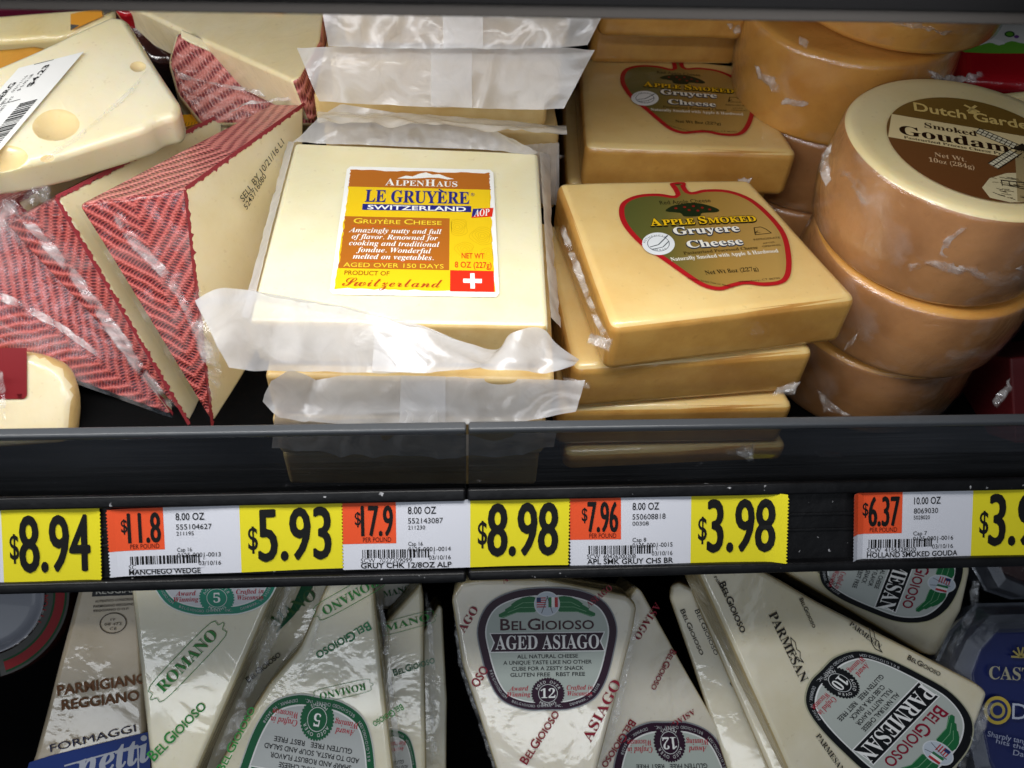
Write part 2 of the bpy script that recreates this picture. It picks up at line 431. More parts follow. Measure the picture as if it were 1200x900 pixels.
def grad_ink(name, stops, vert=False):
    m, n, l, b = newmat(name)
    tc = n.new('ShaderNodeTexCoord'); sp = n.new('ShaderNodeSeparateXYZ'); l.new(tc.outputs['UV'], sp.inputs[0])
    r = n.new('ShaderNodeValToRGB'); l.new(sp.outputs[1 if vert else 0], r.inputs[0])
    while len(r.color_ramp.elements) < len(stops): r.color_ramp.elements.new(.5)
    for e, (p, h) in zip(r.color_ramp.elements, stops): e.position = p; e.color = lin(h, .85)
    l.new(r.outputs[0], b.inputs['Base Color']); b.inputs['Roughness'].default_value = .3; b.inputs['Coat Weight'].default_value = .4
    return m
def barcode(s, x0, y0, x1, y1, mat, seed=1, vert=False):
    R = random.Random(seed); x = x0 if not vert else y0; e = x1 if not vert else y1
    u = (e-x)/95
    while x < e-3*u:
        w_ = u*R.choice((1, 1, 2, 3))
        if vert: s.rect(x0, x, x1, x+w_, mat, 2)
        else: s.rect(x, y0, x+w_, y1, mat, 2)
        x += w_+u*R.choice((1, 1, 2, 2))

# ------------------------------------------------------------------ material set
GRUY = cheese('gruyere_paste', 'F0E9C8', 'E9DFB4', 26, film=.3, fscale=45, sss=.4, crough=.22, coat=.6)
GRUYB = cheese('gruyere_rind', 'D9BE85', 'C9A566', 60, film=.4, sss=.25, coat=.5, crough=.3)
APPLE = cheese('smoked_paste', 'EED08E', 'E6C07A', 26, film=.22, fscale=40, sss=.35, crough=.12)
APPLES = cheese('smoked_skin', 'D8A656', 'BE883E', 40, film=.45, fscale=45, sss=.3, crough=.14)
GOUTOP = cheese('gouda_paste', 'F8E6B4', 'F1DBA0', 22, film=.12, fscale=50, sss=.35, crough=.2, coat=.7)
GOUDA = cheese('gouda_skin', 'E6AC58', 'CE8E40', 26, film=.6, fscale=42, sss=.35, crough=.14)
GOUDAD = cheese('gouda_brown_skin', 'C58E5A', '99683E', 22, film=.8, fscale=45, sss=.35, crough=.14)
MANCH = cheese('manchego_paste', 'F0E2BE', 'E8D6A8', 30, film=.25, sss=.35, crough=.2)
RIND = rind_mat('manchego_rind')
RINDB = rind_mat('manchego_rind_back', freq=340, kk=.5, dark='94303A', light='D8847C')
SWISS = cheese('swiss_paste', 'FFF4D8', 'F8E9BC', 14, film=.2, fscale=40, sss=.45, crough=.16)
ROM = cheese('romano_paste', 'E6E0C8', 'DCD4B6', 30, film=.17, fscale=24, sss=.2, crough=.065, fdet=3.5)
ROMS = cheese('romano_side', 'C9BC95', 'B9A97E', 40, film=.9, fscale=80, sss=.2, crough=.12)
ASI = cheese('asiago_paste', 'E2DCCC', 'D8D0BA', 30, film=.17, fscale=24, sss=.2, crough=.065, fdet=3.5)
PARM = cheese('parmesan_paste', 'E0D9C2', 'D6CCAC', 30, film=.17, fscale=24, sss=.2, crough=.065, fdet=3.5)
PARMS = cheese('parmesan_side', 'C2B084', 'B39E6E', 45, film=.7, fscale=80, sss=.2, crough=.15)
REGG = cheese('reggiano_paste', 'C9B99E', 'BBA989', 40, film=.17, fscale=24, sss=.2, crough=.065, fdet=3.5)
MILK = film('milky_film', .26, ribs=0, streak=.16, rough=.3, bump=.3, h='F4F4F6')
MILKR = film('milky_film_ribbed', .32, ribs=0, streak=.09, rough=.22, bump=.35, h='F4F4F6')
SEAM = film('milky_seam', .55, streak=.1, rough=.3, bump=.2, h='F4F4F6')
CLEAR = film('clear_film', .84, streak=.3, rough=.12, bump=1.0, fade=1)
CLEARW = film('clear_film_dense', .70, streak=.5, rough=.12, bump=1.0, fade=1)
WRAP = film('shrink_wrap', .995, streak=.28, rough=.13, bump=1.0, lo=.54, hi=.85, nscale=55.0)  # sparse white streaks painted in for hazy glints on the wheel walls
RINDF = film('rind_film', .97, streak=.34, rough=.15, bump=1.0, lo=.48, hi=.8, nscale=45.0)
BLACK = plain('black_plastic', '08080A', .38, bump=.10, bscale=260, mott='141416', mscale=70, dust=1); BLACK.node_tree.nodes['Principled BSDF'].inputs['Specular IOR Level'].default_value = .28
LINER = plain('shelf_liner', '060607', .85, bump=.2, bscale=200); LINER.node_tree.nodes['Principled BSDF'].inputs['Specular IOR Level'].default_value = .1
DARK = plain('case_dark', '08080A', .7)

# ================================================================== the case: shelves, fence, price rail
def struct(name, lo, hi, mat): o = box(name, lo, hi, mat, None, bevel=0); o['kind'] = 'structure'; return o
struct('shelf_surface', (-.7, -.003, -.012), (.7, .46, 0), LINER)
struct('lower_shelf_surface', (-.7, -.16, -.215), (.7, .46, -.2), LINER)
struct('case_back_panel', (-.7, .462, -.21), (.7, .47, .45), DARK)
lip = thing('upper_shelf', 'black upper shelf with its blurred front lip crossing the very top', 'shelf', (0, 0, .206))
e0 = Yp(600, 10.5, 0); GREYED = plain('brown_edge', '211E1C', .7); MATTE = plain('matte_black', '050506', .8); MATTE.node_tree.nodes['Principled BSDF'].inputs['Specular IOR Level'].default_value = .08  # edge trim slightly paler and browner than the matte lip
box('front_lip', (-.7, -.006, e0.z+.0035), (.7, .002, .262), MATTE, lip)
box('edge_trim', (-.7, -.0045, e0.z), (.7, .001, e0.z+.0033), GREYED, lip)
box('shelf_panel', (-.7, .004, .256), (.7, .46, .262), BLACK, lip)

def acrylic():
    m, n, l, b = newmat('acrylic'); n.remove(b)
    tc = n.new('ShaderNodeTexCoord'); mp = n.new('ShaderNodeMapping'); mp.inputs['Scale'].default_value = (3, 3, 240)
    l.new(tc.outputs['Object'], mp.inputs['Vector'])
    no = nd(n, 'ShaderNodeTexNoise', i_Scale=6.0, i_Detail=5.0); l.new(mp.outputs[0], no.inputs['Vector'])
    n2 = nd(n, 'ShaderNodeTexNoise', i_Scale=14.0, i_Detail=4.0); l.new(tc.outputs['Object'], n2.inputs['Vector'])
    tr = nd(n, 'ShaderNodeBsdfTransparent', i_Color=(.54, .56, .58, 1)); df = nd(n, 'ShaderNodeBsdfDiffuse', i_Color=(.32, .33, .35, 1))
    gl = nd(n, 'ShaderNodeBsdfGlossy', i_Roughness=.07, i_Color=(.9, .92, 1, 1))
    mu = n.new('ShaderNodeMath'); mu.operation = 'MULTIPLY'; l.new(no.outputs[0], mu.inputs[0]); l.new(n2.outputs[0], mu.inputs[1])
    rp = nd(n, 'ShaderNodeMapRange'); rp.inputs['From Min'].default_value = .12; rp.inputs['From Max'].default_value = .42; rp.inputs['To Min'].default_value = .01; rp.inputs['To Max'].default_value = .11
    l.new(mu.outputs[0], rp.inputs['Value'])
    m1 = n.new('ShaderNodeMixShader'); l.new(rp.outputs[0], m1.inputs[0]); l.new(tr.outputs[0], m1.inputs[1]); l.new(df.outputs[0], m1.inputs[2])
    fr, fo = schlick(n, l)
    m2 = n.new('ShaderNodeMixShader'); l.new(fo, m2.inputs[0]); l.new(m1.outputs[0], m2.inputs[1]); l.new(gl.outputs[0], m2.inputs[2])
    l.new(m2.outputs[0], n['Material Output'].inputs[0]); return m
ACR = acrylic(); EDGE = plain('acrylic_edge', '46494D', .3, bump=.1, bscale=200)
for x0, x1, lab in ((-.7, .0034, 'clear plastic shelf fence under the red rinds and milky packs, left of the joint'),
                    (.0042, .7, 'clear plastic shelf fence under the smoked blocks and round wheels, right of the joint')):
    t = thing('shelf_fence', lab, 'shelf fence', ((x0+x1)/2, -.006, .018), 'clear fences along the shelf edge')
    box('fence_panel', (x0, -.008, .019), (x1, -.005, .0612), ACR, t, bevel=.0002)
    box('top_edge', (x0, -.0084, .0614), (x1, -.0046, .0642), EDGE, t, bevel=.0008)
    box('foot_strip', (x0, -.0125, .016), (x1, -.0086, .031), BLACK, t, bevel=.001)
R_ = Plane(Yp(547, 579, -.0135), (0, -math.cos(math.radians(38)), math.sin(math.radians(38))))
vb = R_.px(547, 672)[1]
def railbox(name, u0, u1, v0, v1, h0, h1, mat, parent, bevel=.0006):
    t = [R_.pt(u, v, h1) for u, v in ((u0, v0), (u1, v0), (u1, v1), (u0, v1))]; b = [R_.pt(u, v, h0) for u, v in ((u0, v0), (u1, v0), (u1, v1), (u0, v1))]
    return solid(name, t, b, [mat], parent, bevel=bevel, seg=2)
ux = R_.px(547, 620)[0]
for u0, u1, dv, lab in ((-.7, ux-.0003, 0, 'black price rail holding the tags left of the joint'),
                        (ux+.0003, .7, .0006, 'black price rail with an empty gap between its tags, right of the joint')):
    t = thing('price_rail', lab, 'price rail', tuple(R_.pt((u0+u1)/2, vb)), 'price rails on the shelf edge')
    railbox('back_plate', u0, u1, vb+.001, 0, -.004, -.0008, BLACK, t)
    railbox('top_lip', u0, u1, -.0022, .0025, -.0006, .0022, BLACK, t, .001)
    railbox('bottom_lip', u0, u1, vb-.0028+dv, vb+.0014+dv, -.004, .0026, BLACK, t, .0012)
    for k in (.35, .55): railbox('ridge', u0, u1, vb*k-.0006, vb*k+.0006, -.0008, -.0003, BLACK, t, .0003)
YEL, ORA, WHI, KK = ink('F2E52A', .55, .85), ink('F0582E', .55, .9), ink('E2E4EE', .55, .85), ink('141414', .5)
def price_tag(lab, TL, TR, BL, per, size, code, sub, cap, loc, upc, desc, price, seed, curl=(0, 0)):
    W, H = 266, 79; P = Plane(R_.pt(0, 0, .0004), R_.n)
    def warp(x, y): return curl[0]*max(0, 1-x/.06)**2 + curl[1]*max(0, (x-.90)/.10)**2 + .0003*math.sin(x*9+seed)
    t = thing('price_tag', lab, 'price tag', tuple(P.hit(*BL)), 'price tags in the rail')
    s = Sheet(P, warp); s.base = .00012; s.frame(TL, TR, BL, W, H)
    s.rect(0, 0, 149, H, WHI, 0, 20); s.rect(149, -1.5, W, H, YEL, 0, 20); s.rect(0, 0, 62, 49, ORA, 1, 8)
    # perforated ends
    for i in range(20):
        y = 2+i*3.9; s.poly([(0, y), (0, y+3), (-1.6, y+1.5)], ORA if y < 48 else WHI, 0); s.poly([(W, y), (W, y+3), (W+1.6, y+1.5)], YEL, 0)
    s.build('printed_paper', t); q = Sheet(P, warp); q.base = .00012; q.frame(TL, TR, BL, W, H)
    q.t('$', 14, 27, 15, KK, 'L', fit=7, bold=.012); [q.t(per, 21+dx, 40+dy, 35, KK, 'L', fit=36 if len(per) > 3 else 30, lay=3+.3*i) for i, (dx, dy) in enumerate(((0, 0), (.8, 0), (1.6, 0), (.8, -.7)))]
    q.t('PER POUND', 23, 47, 5.5, '5A1A12', 'L', fit=33)
    q.t(size, 76, 15, 8.2, KK, 'L', fit=33, bold=.008); q.t(code, 76, 26, 6.2, KK, 'L', fit=41 if len(code) > 7 else 30); q.t(sub, 76, 33, 4.6, KK, 'L', fit=20)
    q.t(cap, 76, 52, 4.8, KK, 'L', fit=17); q.t(loc, 76, 58.5, 5.0, KK, 'L', fit=50)
    barcode(q, 22, 56, 104, 66, KK, seed); q.t('1', 106, 62, 4.5, KK, 'L')
    q.rect(20, 66, 106, 71.5, WHI, 1.5); q.t('SCW  '+upc, 20, 71, 5, KK, 'L', fit=60); q.t('03/10/16', 100, 68.5, 5, KK, 'L', fit=26)
    q.t(desc, 20, 77.5, 6.2, KK, 'L', fit=min(118, 5.0*len(desc)+12), bold=.016)
    q.t('$', 158, 52, 27, KK, 'L', fit=11, bold=.012); [q.t(price, 169+dx, 66+dy, 61, KK, 'L', fit=82, lay=3+.3*i) for i, (dx, dy) in enumerate(((0, 0), (1, 0), (2, 0), (3, 0), (.7, -1), (2.2, -1), (1.5, .8)))]
    q.build('lettering', t)
price_tag('yellow price tag reading $8.94, cut off by the left border', (-148, 600), (117, 597), (-142, 686), '17.9', '8.00 OZ', '552143080', '211190', 'Cap 16', '0125-0001-0012', '7027209090', 'CHEESE', '8.94', 2, (0, .0006))
price_tag('price tag for manchego wedge, orange $11.8 and yellow $5.93', (126, 597), (400, 588), (131, 676), '11.8', '8.00 OZ', '555104627', '211195', 'Cap 16', '0125-0001-0013', '7027220120', 'MANCHEGO WEDGE', '5.93', 3, (.0006, 0))
price_tag('price tag bridging the rail joint, orange $17.9 and yellow $8.98', (401, 588), (667, 583), (403, 668), '17.9', '8.00 OZ', '552143087', '211230', 'Cap 16', '0125-0001-0014', '7027209099', 'GRUY CHK 12/8OZ ALP', '8.98', 4)
price_tag('price tag under the smoked blocks, orange $7.96 and yellow $3.98', (668, 583), (920, 578.5), (669, 663), '7.96', '8.00 OZ', '550608818', '00308', 'Cap 8', '0125-0001-0015', '60426200308', 'APL SMK GRUY CHS BR', '3.98', 5, (0, .0025))
price_tag('price tag at the right border, orange $6.37 for Holland smoked gouda', (997, 577), (1252, 572), (996, 655), '6.37', '10.00 OZ', '8069030', '5028020', 'Cap 7', '0125-0001-0016', '4156328020', 'HOLLAND SMOKED GOUDA', '3.98', 6, (.003, 0))

# ================================================================== pale packs in milky film
G = 'pale cheese packs in milky film'
def pblock(name, px, z, th, mats, parent, bevel=.002, **kw):
    P = Plane((0, 0, z), (0, 0, 1)); return slab(name, P, px, th, mats, parent, bevel=bevel, **kw)
def gruyere_label(P, TL, TR, BL, parent):
    s = Sheet(P); W, H = 178, 150; s.frame(TL, TR, BL, W, H); R = random.Random(4)
    WH, BR, YE, NV, RE = 'F6F6F2', 'B4681E', 'EFC91A', '20257E', 'E0301A'
    s.poly([(4, 0), (W-4, 0), (W, 4), (W, H-4), (W-4, H), (4, H), (0, H-4), (0, 4)], WH, 0)
    def rough(x0, y0, x1, y1, mat, L=False, R_=False, T=False, B=False, lay=1):
        j = lambda: R.uniform(0, 1.8); p = []
        n = 24
        p += [(x0+(x1-x0)*i/n, y0+(j() if T else 0)) for i in range(n)]; p += [(x1-(j() if R_ else 0), y0+(y1-y0)*i/n) for i in range(n)]
        p += [(x1-(x1-x0)*i/n, y1-(j() if B else 0)) for i in range(n)]; p += [(x0+(j() if L else 0), y1-(y1-y0)*i/n) for i in range(n)]
        s.poly(p, mat, lay)
    rough(4, 4, W-4, 27, BR, True, True, True); rough(4, 27, W-4, H-5, YE, True, True, False, True)
    s.poly([(62, 15), (72, 11), (80, 12), (88, 8), (96, 6), (104, 9), (112, 8), (122, 12), (130, 14), (122, 15), (112, 13), (100, 13), (90, 14), (78, 15)], WH, 2)
    s.t('AlpenHaus', 91, 24.5, 9, WH, 'C', fit=86, mode='scb')
    s.t('LE GRUYERE', 26, 46, 15.5, NV, 'L', fit=122, mode='b', bold=.006); s.line([(112, 28), (117, 31)], 1.8, NV)
    s.t('®', 150, 36, 4, NV, 'L')
    s.rect(24, 48.5, 150, 56, NV, 2); s.t('SWITZERLAND', 87, 55.2, 5.4, WH, 'C', fit=114, bold=.02)
    s.poly([(152, 52), (176, 50), (174, 61), (150, 63)], RE, 2); s.poly([(152, 52), (163, 51), (155, 60), (150.4, 62)], NV, 2.4); s.t('AOP', 162.5, 60.5, 8.5, WH, 'C', fit=19, mode='bi', rot=-.1)
    rough(5, 64, 125, 123, BR, True, lay=1.5)
    s.t('Gruyère Cheese', 66, 72.4, 6, 'F3D33A', 'C', fit=100, mode='sc', bold=.01); s.line([(14, 75.5), (118, 75.5)], .6, 'D8501A')
    for i, l in enumerate(('Amazingly nutty and full', 'of flavor. Renowned for', 'cooking and traditional', 'fondue. Wonderful', 'melted on vegetables.')):
        s.t(l, 64, 83+i*7.4, 5.6, WH, 'C', fit=(104, 96, 100, 82, 88)[i], mode='bi')
    s.line([(20, 115), (104, 115)], .6, 'D8501A'); s.t('AGED OVER 150 DAYS', 65, 121.5, 4.6, 'F3D33A', 'C', fit=108)
    YD = 'DDB512'
    for cx, cy, n in ((134, 74, 5), (162, 84, 5), (142, 100, 4), (168, 104, 3)):
        for k in range(1, n+1):
            s.line([(min(173, max(127, cx+k*2.5*math.cos(a)*(1+.2*math.sin(3*a+k)))), min(122, max(65, cy+k*2.1*math.sin(a)))) for a in [i*math.pi/10 for i in range(20)]], .55, YD, 1.5, True)
    s.t('NET WT', 151, 110, 6, RE, 'C', fit=25, bold=.01); s.t('8 OZ (227g)', 151, 120, 6.4, RE, 'C', fit=40, bold=.01)
    s.rect(126, 123, 173, 145, RE, 2)
    s.rect(140, 131.8, 160, 136.2, WH, 3); s.rect(147.6, 126, 152.4, 142, WH, 3.3)
    s.t('PRODUCT OF', 13, 130, 4.6, '9A5A14', 'L', fit=48, bold=.01); s.t('Switzerland', 12, 141.5, 9.5, 'B0441A', 'L', fit=106, mode='bs')
    return s.build('label', parent)
P0 = Plane((0, 0, .088), (0, 0, 1))
g1 = thing('cheese_pack', 'pale cheese pack with the yellow and brown mountain label facing up', 'cheese pack', tuple(Zp(468, 372, .066)), G)
pblock('cheese_block', [(291, 376), (643, 382), (631, 178), (345, 166)], .088, .0205, [GRUY, GRUYB], g1, bevel=.0022, sides=[1, 0, 0, 0], soft=.0002)
gruyere_label(P0, (407, 196), (578, 200), (386, 346), g1)
# ribbed end fin folded over the front edge
yt = .0165
top = [Yp(*p) for p in ((229, 352, .010), (258, 338, .013), (300, 341, .0165), (360, 352, .0172), (430, 366, .0172), (492, 381, .0165), (540, 400, .012), (583, 412, .009), (603, 390, .0095), (632, 384, .013), (650, 402, .011), (676, 424, .008))]
bot = [Yp(*p) for p in ((268, 430, -.003), (285, 433, -.002), (300, 434, .001), (360, 435, .002), (430, 437, .002), (492, 438, .002), (535, 437, -.001), (566, 437, -.004), (600, 435, -.002), (625, 437, .000), (640, 438, -.001), (670, 431, -.003))]
ribbon('end_fin', smoothpoly([tuple(p) for p in top], 5, False), smoothpoly([tuple(p) for p in bot], 5, False), MILKR, g1, n=110, m=12, amp=.0005, freq=45, seed=1, rag=.0004, pin=False, crease=.0022)
ribbon('film_seam', [Yp(440, 376, .0150), Yp(436, 435, .0010)], [Yp(502, 388, .0150), Yp(500, 437, .0010)], SEAM, g1, n=8, m=8, amp=.0002)
ribbon('fin_crease', [Yp(229, 352, .0095), Yp(300, 341, .0158), Yp(400, 358, .0166), Yp(492, 380, .0158), Yp(560, 408, .010)], [Yp(232, 358, .0095), Yp(300, 352, .0158), Yp(400, 369, .0166), Yp(492, 390, .0158), Yp(562, 416, .010)], SEAM, g1, n=60, m=4, amp=.0005)
ribbon('back_fin', [Zp(372, 140, .094), Zp(400, 122, .1), Zp(470, 133, .1), Zp(560, 140, .098), Zp(600, 163, .095)], [Zp(345, 168, .0885), Zp(400, 169, .0885), Zp(480, 172, .0885), Zp(560, 175, .0885), Zp(631, 180, .0885)], MILKR, g1, n=60, m=8, amp=.0015, seed=3)
ribbon('side_film', [Zp(345, 166, .0886), Zp(318, 270, .0886), Zp(293, 372, .0886)], [Zp(338, 166, .084), Zp(310, 270, .084), Zp(284, 372, .084)], MILK, g1, n=40, m=4, amp=.0006, seed=4)
ribbon('side_fold', [Zp(632, 178, .0886), Zp(638, 270, .0886), Zp(645, 372, .0886)], [Zp(643, 182, .082), Zp(646, 275, .08), Zp(656, 385, .08)], MILK, g1, n=40, m=4, amp=.0009, seed=5)
def gpack(lab, px, z, th, fin, seed, seam=None, y0=.0):
    t = thing('cheese_pack', lab, 'cheese pack', tuple(Zp(*px[0], z-th)), G)
    pblock('cheese_block', px, z, th, [GRUYB, GRUYB], t, bevel=.002, soft=.0002)
    if fin:
        ribbon('end_fin', [Yp(*p) for p in fin[0]], [Yp(*p) for p in fin[1]], MILKR, t, n=80, m=10, amp=.0006, freq=45, seed=seed, rag=.0005, pin=False, crease=.0022)
    if seam:
        (a, b, c, d, y) = seam; ribbon('film_seam', [Yp(*a, y[0]), Yp(*b, y[1])], [Yp(*c, y[0]), Yp(*d, y[1])], SEAM, t, n=6, m=6, amp=.0002)
    return t
gpack('pale cheese pack in milky film directly under the yellow labelled pack', [(310, 440), (650, 446), (640, 260), (355, 250)], .066, .0205,
      (((318, 447, .008), (340, 432, .012), (370, 445, .014), (400, 440, .014), (500, 441, .014), (600, 445, .014), (686, 446, .008)), ((308, 470, .002), (325, 488, .001), (350, 494, .002), (400, 496, .002), (500, 497, .002), (600, 497, .002), (676, 482, .000))), 6, ((470, 440), (468, 496), (522, 441), (522, 497), (.0125, .0012)))
gpack('pale cheese pack at the foot of the front pile, mostly behind the plastic fence', [(318, 492), (640, 494), (632, 300), (360, 296)], .0448, .0205,
      (((322, 484, .009), (400, 490, .013), (600, 492, .013), (655, 492, .008)), ((318, 520, .008), (400, 532, .011), (600, 532, .011), (650, 520, .008))), 7)
gpack('pale cheese pack resting on the shelf at the bottom of the front pile', [(330, 532), (632, 534), (626, 340), (368, 336)], .0232, .0205, None, 8)
YB = .137
def zb(py): return Yp(525, py, YB).z
def bpack(lab, x0, x1, pt, pb, fin, seed, seam=None, mats=None):
    z1, z0 = zb(pt), zb(pb); a, b = Yp(x0, pb, YB), Yp(x1, pb, YB)
    t = thing('cheese_pack', lab, 'cheese pack', (a.x, YB, z0), G)
    q = [V((a.x, YB, z1)), V((b.x, YB, z1)), V((b.x-.002, YB+.09, z1)), V((a.x+.002, YB+.09, z1))]
    solid('cheese_block', q, [V((p.x, p.y, z0)) for p in q], [GRUYB, GRUYB], t, bevel=.002, soft=.0002)
    if fin: ribbon('end_fin', [Yp(*p) for p in fin[0]], [Yp(*p) for p in fin[1]], MILKR, t, n=70, m=10, amp=.0006, freq=40, seed=seed, rag=.0005, pin=False, crease=.0018)
    if seam:
        (p, q_, r, s_, y) = seam; ribbon('film_seam', [Yp(*p, y[0]), Yp(*q_, y[1])], [Yp(*r, y[0]), Yp(*s_, y[1])], SEAM, t, n=6, m=6, amp=.0002)
    return t
bpack('milky wrapped pack at the top of the rear pile, cropped by the upper shelf', 405, 665, 22, 54, (((374, -6, .120), (480, -4, .124), (600, -4, .124), (714, 2, .120)), ((385, 55, .112), (480, 57, .114), (600, 58, .114), (688, 54, .112))), 9, ((518, -3), (520, 56), (566, -3), (566, 56), (.1228, .1125)))
bpack('milky wrapped pack second in the rear pile, with the widest upright fin', 392, 655, 72, 120, (((348, 56, .117), (480, 54, .119), (600, 54, .119), (697, 58, .117)), ((374, 119, .108), (480, 124, .109), (600, 128, .109), (660, 128, .107))), 10, ((505, 56), (505, 124), (553, 56), (553, 126), (.1175, .1075)))
bpack('milky wrapped pack third in the rear pile, its fin folded flat', 372, 640, 112, 148, (((372, 132, .128), (480, 135, .128), (560, 140, .128), (663, 150, .124)), ((372, 146, .112), (480, 150, .112), (560, 154, .112), (664, 160, .112))), 11)
bpack('pale pack low in the rear pile behind the labelled pack', 385, 652, 152, 196, None, 12)
bpack('pale pack at the bottom of the rear pile on the shelf', 385, 650, 200, 246, (((600, 170, .130), (655, 166, .130)), ((610, 235, .130), (655, 238, .130))), 13)

# ================================================================== smoked square blocks with the apple label
A_ = 'smoked square cheese blocks'
def q6(zx, zy): return (640+zx/2.903, 190+zy/2.903)
ZA = .082; PA = Plane((0, 0, ZA), (0, 0, 1))
FL, FR, BR_, BL_ = (716, 383), (1009, 349), (879, 207), (651, 211)
def ablock(lab, corners, z, th, crumple=True):
    c = sum((Zp(*p, z-th) for p in corners), V())/4
    t = thing('smoked_block', lab, 'cheese block', tuple(c), A_)
    pblock('cheese_body', corners, z, th, [APPLE, APPLES], t, bevel=.0042, seg=5, sides=1, soft=.0004)
    return t
a1 = ablock('smoked square block with its apple label in full view, topmost of the front pile', [FL, FR, BR_, BL_], ZA, .0242)
s = Sheet(PA); s.base = .0006; s.frame((705, 210), (935, 210), (705, 345), 100, 100)
out = [q6(*p) for p in ((421, 76), (470, 73), (474, 88), (492, 106), (540, 97), (620, 100), (700, 130), (770, 190), (815, 250), (832, 320), (830, 385), (803, 416), (740, 425), (682, 419), (640, 427), (590, 440), (530, 427), (470, 390), (400, 340), (320, 285), (265, 225), (247, 178), (258, 140), (310, 116), (380, 111), (436, 118), (432, 98))]
def des(s, p):
    u, v = s.P.px(*p); a = s.A; det = a[2]*a[5]-a[4]*a[3]; du, dv = u-a[0], v-a[1]
    return ((du*a[5]-dv*a[4])/det, (dv*a[2]-du*a[3])/det)
od = [des(s, p) for p in out]
odm = smoothpoly(od, 4); cx = sum(p[0] for p in odm)/len(odm); cy = sum(p[1] for p in odm)/len(odm)
GOLD = grad_ink('gold_foil', [(0, '4E5A2C'), (.3, '6E6A34'), (.55, 'B08A44'), (.8, 'C09A54'), (1, '8A7A40')])
s.poly(odm, 'B31B22', 0)
def inset(poly, d):
    o = []
    n = len(poly)
    for i in range(n):
        a, b, c = poly[i-1], poly[i], poly[(i+1) % n]
        tx, ty = c[0]-a[0], c[1]-a[1]; L = math.hypot(tx, ty) or 1
        o.append((b[0]-ty/L*d, b[1]+tx/L*d))
    return o
s.poly(inset(odm, 2.6), GOLD, 1)
def z6(s, txt, a, b, asp, mat, mode=None, bold=0, lay=3): s.tpx(txt, q6(*a), q6(*b), mat, asp, mode, bold, lay)
BKK, WHT, YLW = '1A140C', 'F2EFE4', 'F2C21A'
z6(s, 'Red Apple Cheese', (388, 150), (560, 141), .12, '2A2414')
t_ = [des(s, q6(*p)) for p in ((405, 172), (425, 155), (455, 148), (500, 143), (545, 150), (585, 165), (580, 175), (530, 178), (520, 188), (470, 190), (455, 178))]
s.poly(smoothpoly(t_, 3), '1E2A14', 2)
for p in ((440, 162), (470, 158), (500, 155), (530, 160), (555, 166), (485, 168), (515, 170)): s.ell(*des(s, q6(*p)), .8, .9, '8A1A14', 2.5, 8)
for dx, dy, col, ly in ((-3, 3, BKK, 2.6), (3, 3, BKK, 2.7), (0, 5, BKK, 2.8), (0, -2, BKK, 2.9), (0, 0, YLW, 3.4)):
    z6(s, 'Apple Smoked', (356+dx, 222+dy), (716+dx, 206+dy), .105, col, 'scb', .012, ly)
for dx, dy, col, ly in ((-3, 2, '24304A', 2.6), (3, 2, '24304A', 2.7), (0, 4, '24304A', 2.8), (0, 0, WHT, 3.4)):
    z6(s, 'Gruyere', (436+dx, 252+dy), (660+dx, 240+dy), .17, col, 'b', .01, ly); z6(s, 'Cheese', (482+dx, 297+dy), (672+dx, 285+dy), .19, col, 'b', .01, ly+.05)
z6(s, 'Pasteurized Processed Cheese', (468, 320), (720, 300), .06, '3A2A10', 'b'); z6(s, 'Naturally Smoked with Apple & Hardwood', (425, 342), (790, 312), .05, WHT, 'b')
z6(s, 'Net Wt 8oz (227g)', (542, 388), (722, 374), .11, '2A2010', 'b'); z6(s, 'Distributed by: Red Apple Cheese, LLC, Waterbury, CT', (480, 402), (640, 432), .05, '2A2010'); z6(s, 'Waterbury, CT 06795', (655, 415), (795, 402), .055, '2A2010')
z6(s, 'REFRIGERATE', (706, 272), (795, 264), .10, '3A2C12'); z6(s, 'AFTER', (737, 284), (778, 279), .16, '3A2C12'); z6(s, 'OPENING', (735, 295), (796, 289), .13, '3A2C12')
kk = [des(s, q6(*p)) for p in ((706, 228), (728, 225), (745, 232), (765, 246), (710, 252))]; s.line(kk, .5, '3A2C12', 2, True); z6(s, 'K', (712, 248), (728, 246), .8, '3A2C12')
cc = des(s, q6(381, 282)); s.ell(*cc, 7.6, 9.6, 'E9EDF0', 2.2); s.ell(*cc, 7.6, 9.6, '2C3A44', 2.1); s.ell(*cc, 7.0, 9.0, 'E9EDF0', 2.3); s.ell(*cc, 5.2, 6.6, '2C3A44', 2.5); s.ell(*cc, 4.9, 6.3, 'E9EDF0', 2.7)
s.line([(cc[0]-4, cc[1]+3), (cc[0], cc[1]+1), (cc[0]+3, cc[1]-4), (cc[0]+4.6, cc[1]-7)], .6, '2C3A44', 3); s.line([(cc[0]-3, cc[1]+5), (cc[0]+2, cc[1]+3), (cc[0]+5, cc[1]-2)], .5, '2C3A44', 3)
s.arc('AUTHENTIC', cc[0], cc[1], 6.1, 1.3, '2C3A44', -80, 14, lay=3); s.arc('CHEESE', cc[0], cc[1], 6.1, 1.3, '2C3A44', 215, -14, lay=3, flip=True)
alab = s.build('label', a1)
def crumple(name, parent, px, mat=None, d=.33, n=9, amp=.003, seed=0, m=6, y=None):
    """tuft of clear film between four photo pixels at depth d"""
    pt = (lambda p: Yp(*p, y)) if y is not None else (lambda p: Dp(*p, d))
    k = len(px)//2
    return ribbon(name, [pt(p) for p in px[:k]], [pt(p) for p in px[k:][::-1]], mat or CLEARW, parent, n=n*2, m=m, amp=amp, freq=170, seed=seed, rag=.0012, smooth=False, pin=False)
dA = .318
